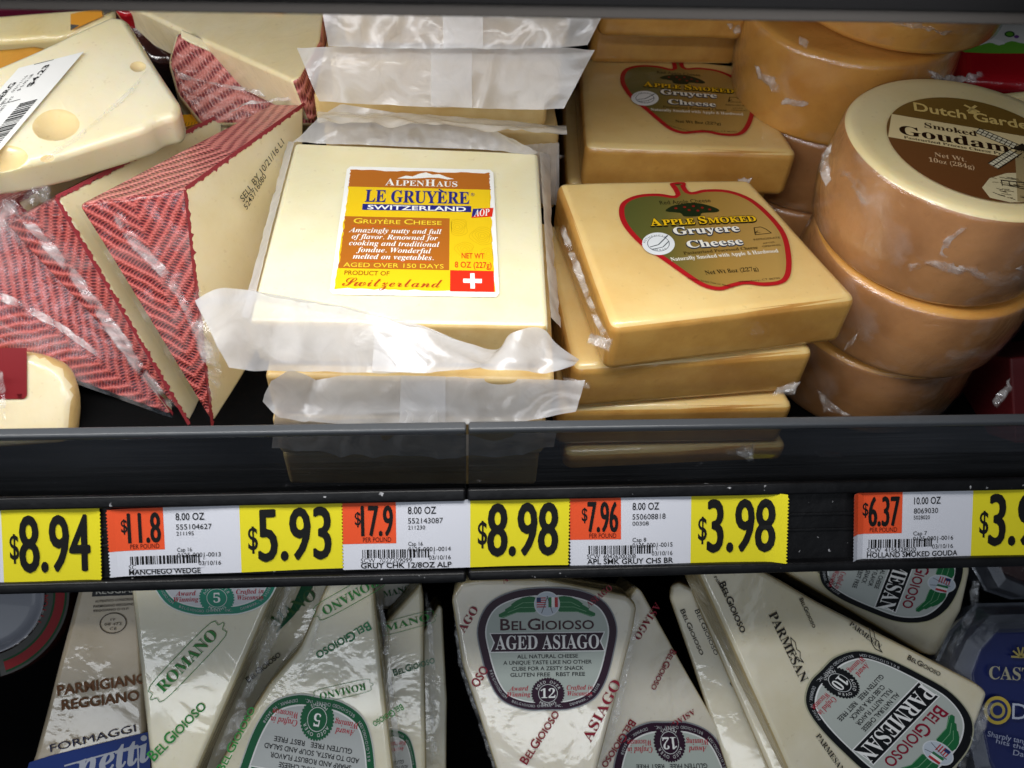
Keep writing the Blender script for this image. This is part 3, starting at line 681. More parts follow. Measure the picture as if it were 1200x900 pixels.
ribbon('loose_film', [Dp(652, 262, .335), Dp(672, 320, .325), Dp(692, 370, .312), Dp(706, 402, .305)], [Dp(660, 256, .335), Dp(684, 318, .324), Dp(702, 368, .31), Dp(722, 412, .304)], CLEARW, a1, n=50, m=5, amp=.002, seed=21, rag=.001, smooth=False)
crumple('film_tuft', a1, [(690, 388), (720, 396), (714, 416), (686, 402)], d=.308, seed=22)
crumple('film_tuft', a1, [(990, 400), (1006, 386), (998, 408), (984, 414)], d=.322, seed=23)
def acopy(lab, fl, fr, z, label=False):
    a, b = Zp(*fl, z), Zp(*fr, z); rz = math.atan2(b.y-a.y, b.x-a.x)-ang0
    t = a1.copy(); COL.objects.link(t); t['label'] = lab
    off = Matrix.Rotation(rz, 3, 'Z') @ (Zp(*FL, ZA)-ORG[a1]); t.rotation_euler = (0, 0, rz); t.location = a-off; ORG[t] = V(t.location)
    for ch in a1.children:
        if ch.name.startswith('label') and not label: continue
        if ch.name.startswith(('loose', 'film')): continue
        c = ch.copy(); COL.objects.link(c); c.parent = t
    return t
ang0 = math.atan2((Zp(*FR, ZA)-Zp(*FL, ZA)).y, (Zp(*FR, ZA)-Zp(*FL, ZA)).x)
t = acopy('smoked square block second from the top of the front pile', (672, 432), (958, 412), .0575)
crumple('film_tuft', t, [(925, 448), (952, 440), (946, 458), (915, 462)], d=.335, seed=24)
crumple('film_tuft', t, [(676, 448), (712, 452), (714, 466), (680, 464)], d=.325, seed=25)
t = acopy('smoked square block third in the front pile, showing above the fence', (655, 480), (925, 476), .033)
crumple('film_tuft', t, [(880, 522), (920, 506), (918, 532), (885, 528)], d=.35, seed=26)
acopy('smoked square block at the foot of the front pile, behind the fence', (662, 534), (930, 522), .0085)
t = acopy('smoked square block with the apple label in the rear pile, half behind the milky fins', (686, 171), (918, 179), .079, True)
crumple('film_tuft', t, [(908, 206), (926, 204), (922, 214), (908, 220)], d=.385, seed=27)
ribbon('loose_film', [Dp(660, 160, .405), Dp(666, 185, .40), Dp(674, 204, .394), Dp(702, 208, .39)], [Dp(668, 156, .405), Dp(675, 182, .40), Dp(684, 200, .394), Dp(710, 203, .39)], CLEARW, t, n=40, m=4, amp=.002, seed=28, rag=.001, smooth=False)
acopy('smoked square block under the rear labelled block, seen beside the milky packs', (664, 214), (905, 222), .0545)
acopy('smoked square block on the shelf at the bottom of the rear pile', (662, 262), (905, 268), .03)
def wblock(lab, px0, px1, pyb, z0, z1, dy=0, skew=0):
    a, b = Zp(px0, pyb, z0), Zp(px1, pyb, z0); a.y += dy; b.y = a.y+skew
    t = thing('smoked_block', lab, 'cheese block', tuple((a+b)/2), A_)
    q = [V((a.x, a.y, z1)), V((b.x, b.y, z1)), V((b.x-.002, b.y+.08, z1)), V((a.x+.002, a.y+.08, z1))]
    solid('cheese_body', q, [V((p.x, p.y, z0)) for p in q], [APPLE, APPLES], t, bevel=.004, seg=5, sides=1, soft=.0004)
    return t
c0 = wblock('smoked square block lying behind the rear labelled block, lower of two', 690, 862, 76, .0795, .1015)
c1 = wblock('smoked square block under the upper shelf lip, upper of the rearmost two', 700, 868, 45, .1018, .1238, 0, -.002)
crumple('film_tuft', c1, [(850, 28), (870, 26), (868, 42), (852, 40)], d=.385, seed=29)

# ================================================================== round smoked wheels
W_ = 'round smoked cheese wheels'
def rotv(pitch, roll): return Matrix.Rotation(math.radians(pitch), 3, 'X') @ Matrix.Rotation(math.radians(roll), 3, 'Y') @ V((0, 0, 1))
def wheel(lab, C, axis, r, h, skin, top=GOUTOP, seed=0):
    """C is the centre of the top face"""
    ax = V(axis).normalized(); C = V(C); t = thing('smoked_round', lab, 'cheese wheel', tuple(C-ax*h), W_)
    e = .0035; prof = [(0.0002, 0), (r*.5, 0), (r-e*1.6, 0)]
    prof += [(r-e+e*math.sin(a), -e+e*math.cos(a)) for a in [math.pi/2*i/6 for i in range(1, 7)]]
    prof += [(r+.0012*math.sin(math.pi*k/6), -e-(h-2*e)*k/6) for k in range(1, 6)]
    prof += [(r-e+e*math.cos(a), -h+e-e*math.sin(a)) for a in [math.pi/2*i/5 for i in range(0, 6)]]+[(.0002, -h)]
    mi = [0, 0, 0]+[0]*3+[1]*30
    lathe('wheel_body', prof, C, ax, [top, skin], t, n=128, wob=.012, seed=seed, midx=mi)
    lathe('shrink_wrap', [(a+.0007, b) for a, b in prof[5:-6]], C, ax, WRAP, t, n=160, wob=.03, seed=seed+.3)
    return t
ax1 = rotv(1, 1); C1 = Zp(1138, 165, .122)
w1 = wheel('tilted smoked wheel with the brown windmill label, top of the front pile', C1, ax1, .0455, .0425, GOUDAD, seed=1)
PG = Plane(C1+ax1*.0005, ax1, V((0, 1, 0)))
s = Sheet(PG)
def q7(zx, zy): return (860+zx/3.529, zy/3.529)
# label frame: x along the printed base line
a, b = PG.px(*q7(680, 585)), PG.px(*q7(1070, 652)); L = math.hypot(b[0]-a[0], b[1]-a[1]); dx = ((b[0]-a[0])/L, (b[1]-a[1])/L)
o = PG.px(1146, 173); r = .0328
s.frame2((o[0]-dx[0]*r+-dx[1]*r, o[1]-dx[1]*r+dx[0]*r), (dx[0]*2*r, dx[1]*2*r), (dx[1]*2*r, -dx[0]*2*r), 100, 100)
BRN = grad_ink('brown_label', [(0, '6E4222'), (.4, '80522C'), (.66, '7E5E2A'), (1, '8A6A2E')], True)
s.ell(50, 50, 50, 50, BRN, 0, 72)
def chord(y): return math.sqrt(max(0, 2500-(y-50)**2))
s.poly([(50-chord(31), 31), (50+chord(31), 31), (50+chord(56), 56), (50-chord(56), 56)], 'F0D9A4', 1)
s.t('Dutch Garden', 52, 23, 9, 'EBCB7C', 'C', fit=70, bold=.022); s.t('Smoked', 36, 40, 5.6, '3A2410', 'C', fit=29, mode='b'); s.t('Goudam', 37, 51.2, 9.5, '2C190C', 'C', fit=60, mode='b', bold=.004); s.t('®', 74, 49, 4, '2C190C')
s.t('Pasteurized Process Cheese Product', 40, 55, 2.6, '3A2410', 'C', fit=62, mode='b')
s.t('Net Wt.', 33, 68, 4.2, 'D9B48A', 'C', fit=17, mode='b'); s.t('10oz (284g)', 33, 74, 4.2, 'D9B48A', 'C', fit=24, mode='b')
mx_, my_ = 51, 10
for a in range(4): s.line([(mx_, my_), (mx_+5*math.cos(a*1.57+.6), my_+5*math.sin(a*1.57+.6))], 1.8, 'EBCB7C', 2)
s.poly([(mx_-1.5, my_), (mx_+1.5, my_), (mx_+3, my_+6), (mx_-3, my_+6)], 'EBCB7C', 2)
# windmill engraving: ground and pale sky patch, tower, four sails
IV, IK = 'D8C9A0', '2E261C'
s.poly([(50, 98), (47, 90), (52, 80), (62, 72), (80, 66), (97, 63), (94, 74), (84, 87), (70, 95.5), (60, 99)], IV, 1.2)
s.poly([(70, 46), (80, 46), (86, 94), (64, 97)], 'A8946A', 2); s.poly([(76, 46), (80, 46), (86, 94), (77, 96)], IK, 2.3)
s.poly([(68, 47), (75, 39), (82, 47)], IK, 2.2)
R = random.Random(8)
for i in range(70):
    x, y = R.uniform(52, 90), R.uniform(76, 96)
    if math.hypot(x-50, y-50) < 47: s.line([(x, y), (x+R.uniform(2, 5), y+R.uniform(-1, 1.5))], .5, IK if R.random() < .6 else '6A5A3C', 2.6)
s.line([(58, 80), (92, 76)], .9, IK, 2.7); s.line([(58, 84), (92, 80)], .7, IK, 2.7)
for i in range(9): s.line([(58+i*4, 80-i*.45), (58+i*4, 85-i*.45)], .5, IK, 2.8)
for ang in (math.radians(207), math.radians(128), math.radians(-40), math.radians(27)):
    c_, q_ = math.cos(ang), math.sin(ang)
    def T_(l, w): return (74+l*c_-w*q_, 48+l*q_+w*c_)
    s.poly([T_(5, -.5), T_(27, -.5), T_(27, 5.5), T_(5, 5.5)], 'E6DCBE', 3); 
    for w_ in (-.5, 2.5, 5.5): s.line([T_(2, w_), T_(27, w_)], .7, IK, 3.3)
    for k in range(9): s.line([T_(5+k*2.7, -.5), T_(5+k*2.7, 5.5)], .45, IK, 3.4)
s.build('label', w1)
ribbon('loose_film', [Dp(960, 182, .30), Dp(958, 205, .298), Dp(968, 222, .296)], [Dp(978, 166, .30), Dp(974, 188, .298), Dp(976, 212, .296)], CLEARW, w1, n=24, m=5, amp=.004, seed=31, rag=.002, smooth=False)
def onwall(t, px, C, ax, r, h, mat=None, off=.0012, seed=0, amp=.0012, n=30, m=6, name='loose_film'):
    """film crumple lying against a wheel's wall: pixels hit the cylinder"""
    ax = V(ax).normalized(); C = V(C)
    def hit(p):
        d = ray(*p).normalized(); o = CAM-C; dd = d-ax*d.dot(ax); oo = o-ax*o.dot(ax)
        a, b, c = dd.dot(dd), 2*dd.dot(oo), oo.dot(oo)-(r+off)**2; D = b*b-4*a*c
        if D < 0: k = -b/(2*a); return CAM+d*k
        return CAM+d*((-b-math.sqrt(D))/(2*a))
    k = len(px)//2
    return ribbon(name, [hit(p) for p in px[:k]], [hit(p) for p in px[k:][::-1]], mat or CLEARW, t, n=n, m=m, amp=amp, freq=160, seed=seed, rag=.001, smooth=False, pin=False)
onwall(w1, [(1062, 308), (1090, 300), (1140, 308), (1205, 304), (1205, 326), (1150, 328), (1100, 316), (1060, 316)], C1, ax1, .0455, .0425, seed=32, amp=.002)
onwall(w1, [(1098, 300), (1104, 280), (1130, 262), (1140, 262), (1116, 284), (1110, 304)], C1, ax1, .0455, .0425, seed=33, amp=.001)
onwall(w1, [(975, 205), (1000, 225), (1010, 250), (1030, 240), (1015, 212), (985, 195)], C1, ax1, .0455, .0425, CLEAR, seed=34, amp=.0006)
C2 = V((C1.x, C1.y, .0785)); ax2 = rotv(1, 2)
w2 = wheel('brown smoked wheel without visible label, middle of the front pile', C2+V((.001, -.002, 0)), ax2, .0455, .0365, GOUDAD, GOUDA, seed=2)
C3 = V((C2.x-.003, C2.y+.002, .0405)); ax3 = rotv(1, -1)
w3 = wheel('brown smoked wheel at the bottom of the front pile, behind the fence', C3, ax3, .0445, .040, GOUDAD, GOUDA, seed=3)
crumple('loose_film', w3, [(1160, 470), (1182, 440), (1186, 458), (1166, 482)], d=.325, seed=35)
crumple('loose_film', w3, [(955, 450), (985, 482), (1005, 490), (962, 486)], CLEAR, d=.335, seed=36)
C4 = Zp(1004, 10, .121); ax4 = rotv(1, -2)
w4 = wheel('amber smoked wheel behind the windmill wheel, upper edge catching light', C4, ax4, .048, .042, GOUDA, GOUDA, seed=4)
onwall(w4, [(888, 72), (905, 86), (918, 92), (920, 118), (905, 105), (885, 84)], C4, ax4, .048, .042, seed=37, amp=.003)
onwall(w4, [(918, 112), (935, 116), (960, 122), (940, 124), (926, 122), (916, 122)], C4, ax4, .048, .042, seed=38, amp=.002)
onwall(w4, [(935, 40), (952, 46), (946, 60), (936, 52)], C4, ax4, .048, .042, seed=39, amp=.002, n=12)
onwall(w4, [(1080, 78), (1105, 84), (1150, 82), (1148, 98), (1110, 96), (1090, 92)], C4, ax4, .048, .042, seed=40, amp=.004)
ax5 = rotv(1, 2); C5 = Zp(1044, 8, .1225)+V((0, 0, .04))
w5 = wheel('amber smoked wheel just under the upper shelf lip, topmost of the rear pile', C5, ax5, .0465, .039, GOUDA, GOUDA, seed=5)
onwall(w5, [(1030, 18), (1080, 24), (1100, 32), (1140, 30), (1138, 40), (1104, 42), (1082, 34), (1030, 24)], C5, ax5, .0465, .039, seed=41, amp=.003)
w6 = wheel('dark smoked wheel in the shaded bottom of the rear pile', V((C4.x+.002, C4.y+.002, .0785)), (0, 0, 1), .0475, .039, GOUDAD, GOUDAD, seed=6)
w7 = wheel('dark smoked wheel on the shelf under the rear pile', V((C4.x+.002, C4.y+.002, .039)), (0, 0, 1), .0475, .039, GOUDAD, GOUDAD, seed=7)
# ================================================================== red herringbone wedges on the left
K_ = 'red herringbone rind wedges'
def mwedge(lab, A, B, T, A2, B2, T2, seed, rot_spine=None):
    """front triangle A B T is the plaited rind face, A B B2 A2 the striped side, B T T2 B2 the cut face"""
    A, B, T, A2, B2, T2 = [Dp(*p) for p in (A, B, T, A2, B2, T2)]
    t = thing('cheese_wedge', lab, 'cheese wedge', tuple(T), K_)
    sp = ((A+B)/2-T)
    m1 = A.lerp(T, .02)
    solid('wedge_body', [A, T, B], [A2, T2, B2], [RIND, MANCH, RINDB], t, bevel=.0016, seg=3, front=0, back=0, sides=[1, 1, 2], rot={0: sp, 4: (A2-A).cross((B-A).cross(A2-A))}, soft=.0004)
    N0 = (T-A).cross(B-A).normalized(); N0 = N0 if N0.dot(CAM-A) > 0 else -N0
    ribbon('film_sheet', [A+N0*.0016, A.lerp(T, .5)+N0*.0016, T+N0*.0014], [B+N0*.0016, B.lerp(T, .5)+N0*.0016, T+(B-T)*.02+N0*.0014], RINDF, t, n=70, m=24, amp=.0007, freq=75, seed=seed+60, pin=False)
    Q = through(B, T, B2)
    if Q.n.dot(CAM-Q.o) < 0: Q = Plane(Q.o, -Q.n)
    Q = Plane(Q.o+Q.n*.0001, Q.n); e = Sheet(Q); e.base = .0002; cen = (B+T+T2+B2)/4
    def two(p): d = p-Q.o; return V((d.dot(Q.u), d.dot(Q.v)))
    for p, q in ((B, T), (B, B2)):
        a, b, c = two(p), two(q), two(cen); d = (b-a).normalized(); nn = V((-d.y, d.x)); nn = nn if nn.dot(c-a) > 0 else -nn
        L = (b-a).length; n_ = int(L/.0007); pts = []
        for i in range(n_+1):
            x = a+d*(L*i/n_); k = noise.noise(V((i*.43, seed*9.1, 0)))+.7*noise.noise(V((i*1.31, seed, 4)))
            pts.append((x-nn*.0010, x+nn*(.0006+max(-.0010, .0012*k))))
        e.A = (0, 0, 1, 0, 0, 1)
        for (p0, p1_), (p2_, p3_) in zip(pts, pts[1:]): e.poly([tuple(p0), tuple(p1_), tuple(p3_), tuple(p2_)], 'A03A42', 0)
    e.build('rind_border', t)
    return t, A, B, T, A2, B2, T2
m1 = mwedge('red herringbone wedge with the printed sell by date on its cut face', (91, 240, .338), (217, 222, .333), (249, 500, .362), (318, 121, .392), (357, 122, .382), (352, 330, .395), 1)
t = m1[0]
# printed date on the cut face (B, T, T2, B2)
P = through(m1[2], m1[3], m1[5])
if P.n.dot(CAM-P.o) < 0: P = Plane(P.o, -P.n)
s = Sheet(P); old = s.P.o
s.P.o = s.P.o+s.P.n*.0011
s.tpx('SELL BY 10/21/16 L1', (284, 237), (332, 168), '2A2622', None, bold=.004); s.tpx('5243716080', (288, 246), (311, 207), '2A2622', None, bold=.004)
s.build('date_print', t)
ribbon('film_seam', [Dp(*p) for p in ((126, 228, .330), (132, 262, .333), (150, 290, .337), (180, 318, .340), (205, 350, .343), (228, 400, .347), (240, 450, .352))], [Dp(*p) for p in ((142, 215, .330), (148, 250, .333), (166, 278, .337), (192, 306, .340), (218, 338, .343), (246, 392, .347), (266, 440, .352))], CLEARW, t, n=70, m=6, amp=.0022, seed=51, rag=.001, smooth=False)
ribbon('loose_film', [Dp(*p) for p in ((222, 325, .341), (232, 400, .347), (246, 480, .354))], [Dp(*p) for p in ((232, 322, .341), (266, 408, .347), (262, 470, .354))], CLEAR, t, n=30, m=6, amp=.003, seed=52, rag=.001, smooth=False)
ribbon('edge_film', [Dp(*p) for p in ((255, 140, .378), (285, 124, .386), (352, 117, .384))], [Dp(*p) for p in ((262, 130, .378), (290, 118, .386), (356, 112, .384))], CLEARW, t, n=30, m=4, amp=.002, seed=53, smooth=False)
m2 = mwedge('red herringbone wedge leaning behind the dated wedge, its pale edge showing', (4, 262, .356), (66, 232, .352), (222, 497, .378), (205, 152, .412), (262, 134, .408), (262, 420, .41), 2)
ribbon('film_seam', [Dp(*p) for p in ((0, 228, .348), (30, 268, .352), (75, 322, .358), (120, 384, .363), (165, 448, .370), (212, 492, .374))], [Dp(*p) for p in ((14, 222, .348), (46, 262, .352), (92, 315, .358), (138, 376, .363), (180, 440, .370), (222, 486, .374))], CLEARW, m2[0], n=70, m=6, amp=.0018, seed=54, rag=.001, smooth=False)
ribbon('loose_film', [Dp(*p) for p in ((-8, 250, .346), (6, 222, .347), (30, 212, .350), (62, 216, .352))], [Dp(*p) for p in ((-5, 290, .346), (12, 262, .347), (40, 250, .350), (72, 232, .352))], CLEAR, m2[0], n=30, m=8, amp=.003, seed=55, smooth=False)
m3 = mwedge('dark red herringbone wedge at the left border, low behind the other wedges', (-150, 362, .366), (20, 236, .362), (206, 490, .382), (-60, 230, .44), (130, 170, .43), (230, 430, .42), 3)
ribbon('film_seam', [Dp(*p) for p in ((-10, 338, .362), (30, 352, .364), (70, 376, .367), (130, 420, .372))], [Dp(*p) for p in ((-10, 350, .362), (26, 364, .364), (66, 386, .367), (126, 428, .372))], CLEARW, m3[0], n=50, m=5, amp=.002, seed=56, smooth=False)

# holed wedge with the white weight label
sw = thing('holed_cheese', 'pale yellow cheese wedge with round holes and a white weight label', 'cheese wedge', tuple(Dp(60, 200, .38)))
PS = through(Dp(139, 22, .385), Dp(10, 190, .338), Dp(208, 130, .362))
if PS.n.dot(CAM-PS.o) < 0: PS = Plane(PS.o, -PS.n)
bd = slab('cheese_body', PS, [(-80, 112), (40, 58), (130, 18), (147, 20), (212, 122), (208, 136), (186, 140), (170, 150), (120, 166), (70, 182), (0, 196), (-70, 204)], .016, [SWISS], sw, bevel=.0075, seg=8, soft=.0007)
SWHOLE = cheese('swiss_hole', 'F3DCA8', 'EED094', 14, film=.2, fscale=40, sss=.4, crough=.16)
def carve(o, spots):
    for px, r, dep in spots:
        me = bpy.data.meshes.new('cut'); bm = bmesh.new(); bmesh.ops.create_icosphere(bm, subdivisions=4, radius=r); bm.to_mesh(me); bm.free()
        me.polygons.foreach_set('use_smooth', [True]*len(me.polygons))
        c = bpy.data.objects.new('cut', me); COL.objects.link(c); c.location = PS.hit(*px)+PS.n*(r-dep); me.materials.append(SWHOLE)
        m = o.modifiers.new('hole', 'BOOLEAN'); m.object = c; m.operation = 'DIFFERENCE'; m.solver = 'EXACT'; m.material_mode = 'TRANSFER'
        bpy.context.view_layer.update(); me2 = bpy.data.meshes.new_from_object(o.evaluated_get(bpy.context.evaluated_depsgraph_get()))
        o.modifiers.remove(m); o.data = me2; bpy.data.objects.remove(c)
carve(bd, [((66, 146), .017, .0026), ((4, 190), .014, .003), ((162, 78), .006, .0010), ((58, 196), .008, .004)])
s = Sheet(PS); s.frame((-117, 241), (25, 82), (-30, 216), 150, 90)
s.P = Plane(PS.o+PS.n*.0008, PS.n)
s.rect(0, -2, 150, 90, 'F4F4F2', 0); s.line([(149, 20), (149, 48)], .8, '333333'); s.line([(100, 18), (100, 50)], .8, '333333')
s.t('JARLSBERG', 128, 17, 8, '222222', 'R', fit=50, bold=.012)
for i, l in enumerate(('SELL BY    02/11/16', 'NET WT    $ 5.95 LB')): s.t(l, 134, 27+i*8, 4.2, '333333', 'R', fit=46)
s.t('$4.23', 143, 49, 8, '222222', 'R', fit=27, bold=.02); barcode(s, 36, 56, 96, 80, '222222', 12)
s.build('weight_label', sw)
ribbon('film_seam', [PS.hit(*p)+PS.n*.0008 for p in ((40, 196), (90, 160), (140, 118), (176, 80))], [PS.hit(*p)+PS.n*.0008 for p in ((44, 200), (95, 165), (145, 122), (182, 82))], CLEAR, sw, n=50, m=4, amp=.0008, seed=57)

# rear: lying white wedge, red sided wedge beneath it
lw_ = thing('cheese_wedge', 'white cut face of a wedge lying flat with a yellow price sticker', 'cheese wedge', tuple(Dp(260, 60, .42)), K_)
PL = through(Dp(140, -2, .43), Dp(345, 92, .372), Dp(378, 10, .40))
if PL.n.dot(CAM-PL.o) < 0: PL = Plane(PL.o, -PL.n)
slab('wedge_body', PL, [(120, -16), (135, -2), (200, 30), (342, 95), (352, 90), (376, 46), (384, -20)], .022, [MANCH, RINDB], lw_, bevel=.003, sides=[1, 0, 0, 1, 1, 1, 1], soft=.0004)
s = Sheet(Plane(PL.o+PL.n*.0006, PL.n)); s.frame((262, -22), (322, -16), (270, 12), 60, 30)
s.rect(0, 0, 17, 26, 'F0F0F0', 0); s.rect(17, 0, 60, 28, 'F2B81E', 0); s.t('26', 28, 24, 6, '3A2A10', 'L', bold=.01); s.t('EZ', 42, 23, 6, '3A2A10', 'L', bold=.01); s.t('5.29', 38, 15, 6, '3A2A10'); s.build('price_sticker', lw_)
pw = thing('cheese_wedge', 'red sided wedge in the back under the lying white wedge', 'cheese wedge', tuple(Dp(260, 130, .40)), K_)
Pw = facing(270, 90, .405, 42, 18)
slab('wedge_body', Pw, [(207, 34), (345, 100), (372, 122), (372, 146), (236, 146), (207, 110), (197, 72)], .05, [RINDB, MANCH], pw, bevel=.003, sides=1, soft=.0004)
ribbon('film_seam', [Dp(*p, .398) for p in ((200, 78), (230, 92), (300, 104), (372, 118))], [Dp(*p, .398) for p in ((204, 92), (236, 98), (300, 112), (370, 122))], CLEARW, pw, n=50, m=5, amp=.002, seed=58, smooth=False)
slab('cut_edge', Plane(Pw.o+Pw.n*.0004, Pw.n), [(212, 34), (350, 96), (362, 108), (335, 100), (222, 50), (212, 44)], .004, [MANCH], pw, bevel=.0008)
yl = thing('wrapped_cheese', 'half hidden cheese with a yellow label strip behind the dated wedge', 'cheese', tuple(Dp(220, 150, .41)))
Py = facing(220, 150, .41, 55)
slab('cheese_body', Py, [(170, 146), (215, 136), (265, 136), (270, 180), (180, 200)], .02, [MANCH], yl, bevel=.003)
s = Sheet(Py); s.frame((205, 135), (258, 134), (198, 150), 60, 15); s.rect(0, 0, 60, 14, 'EDA91C', 0)
for k in range(14): s.line([(4+k*4, 9), (4.8+k*4, 13)], .6, '4A3410', 2)
s.build('label', yl)

# top left corner: wrapped cheeses behind
def pack(name, lab, cat, P, px, th, mats, bevel=.004, **kw):
    t = thing(name, lab, cat, tuple(P.hit(*px[0])-P.n*th)); slab('pack_body', P, px, th, mats, t, bevel=bevel, seg=5, soft=.0006, **kw); return t
CREAM = cheese('cream_pack', 'F4E6B8', 'EFD99A', 25, film=.8, fscale=50)
ORG_ = cheese('orange_pack', 'E2A94A', 'D6963A', 25, film=.7, fscale=60)
PURP = plain('purple_wrap', '6A1B38', .2, coat=.8, bump=.5, bscale=90); DKW = plain('black_wrap', '1C1414', .2, coat=1, bump=.6, bscale=90, mott='3A1A16', mscale=40); REDW = plain('red_wrap', 'A81420', .22, coat=1, bump=.35, bscale=70)
Pk = facing(70, 30, .45, 70)
c1 = pack('wrapped_cheese', 'cream wrapped cheese with an orange end in the top left corner', 'cheese', Pk, [(-40, 20), (110, 8), (138, 8), (134, 22), (84, 40), (70, 44), (-40, 50)], .03, [CREAM], .006)
s = Sheet(Pk); s.frame((84, 16), (130, 6), (84, 40), 46, 26); s.P = Plane(Pk.o+Pk.n*.0009, Pk.n)
s.poly([(0, 3), (36, 3), (37, 15), (0, 24)], 'F0A63C', 0); s.poly([(38, 2), (48, 2), (48, 10), (39, 14)], '6A6258', 1); s.poly([(0, 16), (10, 20), (0, 24)], '5A5A5A', 1); s.build('label', c1)
pack('wrapped_cheese', 'purple wrapped cheese at the very top left border', 'cheese', facing(40, 4, .46, 60), [(-50, 0), (112, -14), (110, 2), (-50, 13)], .03, [PURP])
pack('wrapped_cheese', 'dark wrapped cheese in the gap right of the holed wedge', 'cheese', facing(175, 40, .44, 55), [(132, 0), (160, 4), (208, 30), (202, 74), (176, 72), (134, 26)], .03, [DKW])
pack('wrapped_cheese', 'small red wrapped cheese peeking over the holed wedge tip', 'cheese', facing(148, 8, .43, 60), [(132, 2), (152, 4), (162, 12), (148, 18), (136, 14)], .02, [REDW], .002)
pack('wrapped_cheese', 'orange cheese in crinkled film at the left border behind the holed wedge', 'cheese', facing(20, 80, .42, 60), [(-60, 60), (40, 50), (62, 56), (40, 90), (-60, 130)], .03, [ORG_])
rl = thing('labelled_cheese', 'white cheese with a dark red label at the left border behind the fence', 'cheese', tuple(Dp(30, 500, .37)))
Pr = facing(30, 450, .366, 52, 8)
slab('cheese_body', Pr, [(-90, 408), (40, 410), (78, 426), (90, 462), (84, 520), (-90, 530)], .012, [MANCH, GRUYB], rl, bevel=.006, seg=5, sides=1, soft=.0004)
s = Sheet(Pr); s.frame((-20, 408), (32, 408), (-20, 472), 52, 64); s.rect(0, 0, 46, 60, '7E0A16', 0, 1); s.ell(46, 54, 6, 6, '7E0A16', 0); s.rect(40, 0, 52, 54, '7E0A16', .5); pass  # label red made darker to carry the shade from the wedges above
s.build('label', rl)
ribbon('loose_film', [Dp(-5, 430, .362), Dp(-2, 470, .362), Dp(4, 500, .362)], [Dp(6, 432, .362), Dp(8, 470, .362), Dp(12, 498, .362)], CLEARW, rl, n=20, m=5, amp=.003, seed=61, smooth=False)
# right border
rp = thing('wax_cheese', 'glossy red package under a white and green label at the right border', 'cheese', tuple(Dp(1180, 90, .40)))
Pp = facing(1170, 60, .41, 62, -10)
slab('pack_body', Pp, [(1118, 30), (1280, 24), (1290, 100), (1240, 105), (1128, 100)], .03, [REDW], rp, bevel=.007, seg=6, soft=.0004)
s = Sheet(Plane(Pp.o+Pp.n*.0008, Pp.n)); s.frame((1130, 8), (1230, 8), (1130, 62), 100, 54)
s.poly([(2, 0), (100, 0), (100, 54), (0, 54)], 'E9E9E6', 0)
s.poly(smoothpoly([(0, 54), (8, 44), (18, 46), (28, 42), (40, 46), (54, 41), (70, 44), (100, 42), (100, 54)], 3), '6DB53A', 1); s.poly([(0, 47), (12, 40), (22, 43), (34, 38), (46, 42), (46, 45), (28, 43), (16, 46), (8, 44)], 'F6F6F4', 1.4)
s.ell(52, 33, 6, 3.6, '2E5A22', 2, 20); s.ell(52, 33, 4, 2.2, '6DB53A', 2.4, 20); s.ell(60, 36, 3, 2, '7A4A9A', 2, 16); s.t('so', 40, 26, 8, '5A4A7A', 'C', mode='bi', rot=-.5)
s.build('label', rp)
pack('wrapped_cheese', 'pale wrapped cheese sliver behind the windmill wheel at the right border', 'cheese', facing(1190, 112, .38, 60), [(1168, 106), (1210, 102), (1260, 110), (1260, 150), (1180, 140)], .02, [CREAM])
pack('red_box', 'dark red carton sliver right of the lowest front wheel', 'carton', facing(1200, 450, .37, 40), [(1184, 420), (1270, 410), (1270, 520), (1190, 520)], .04, [plain('red_card', '52080E', .6)], .0008)

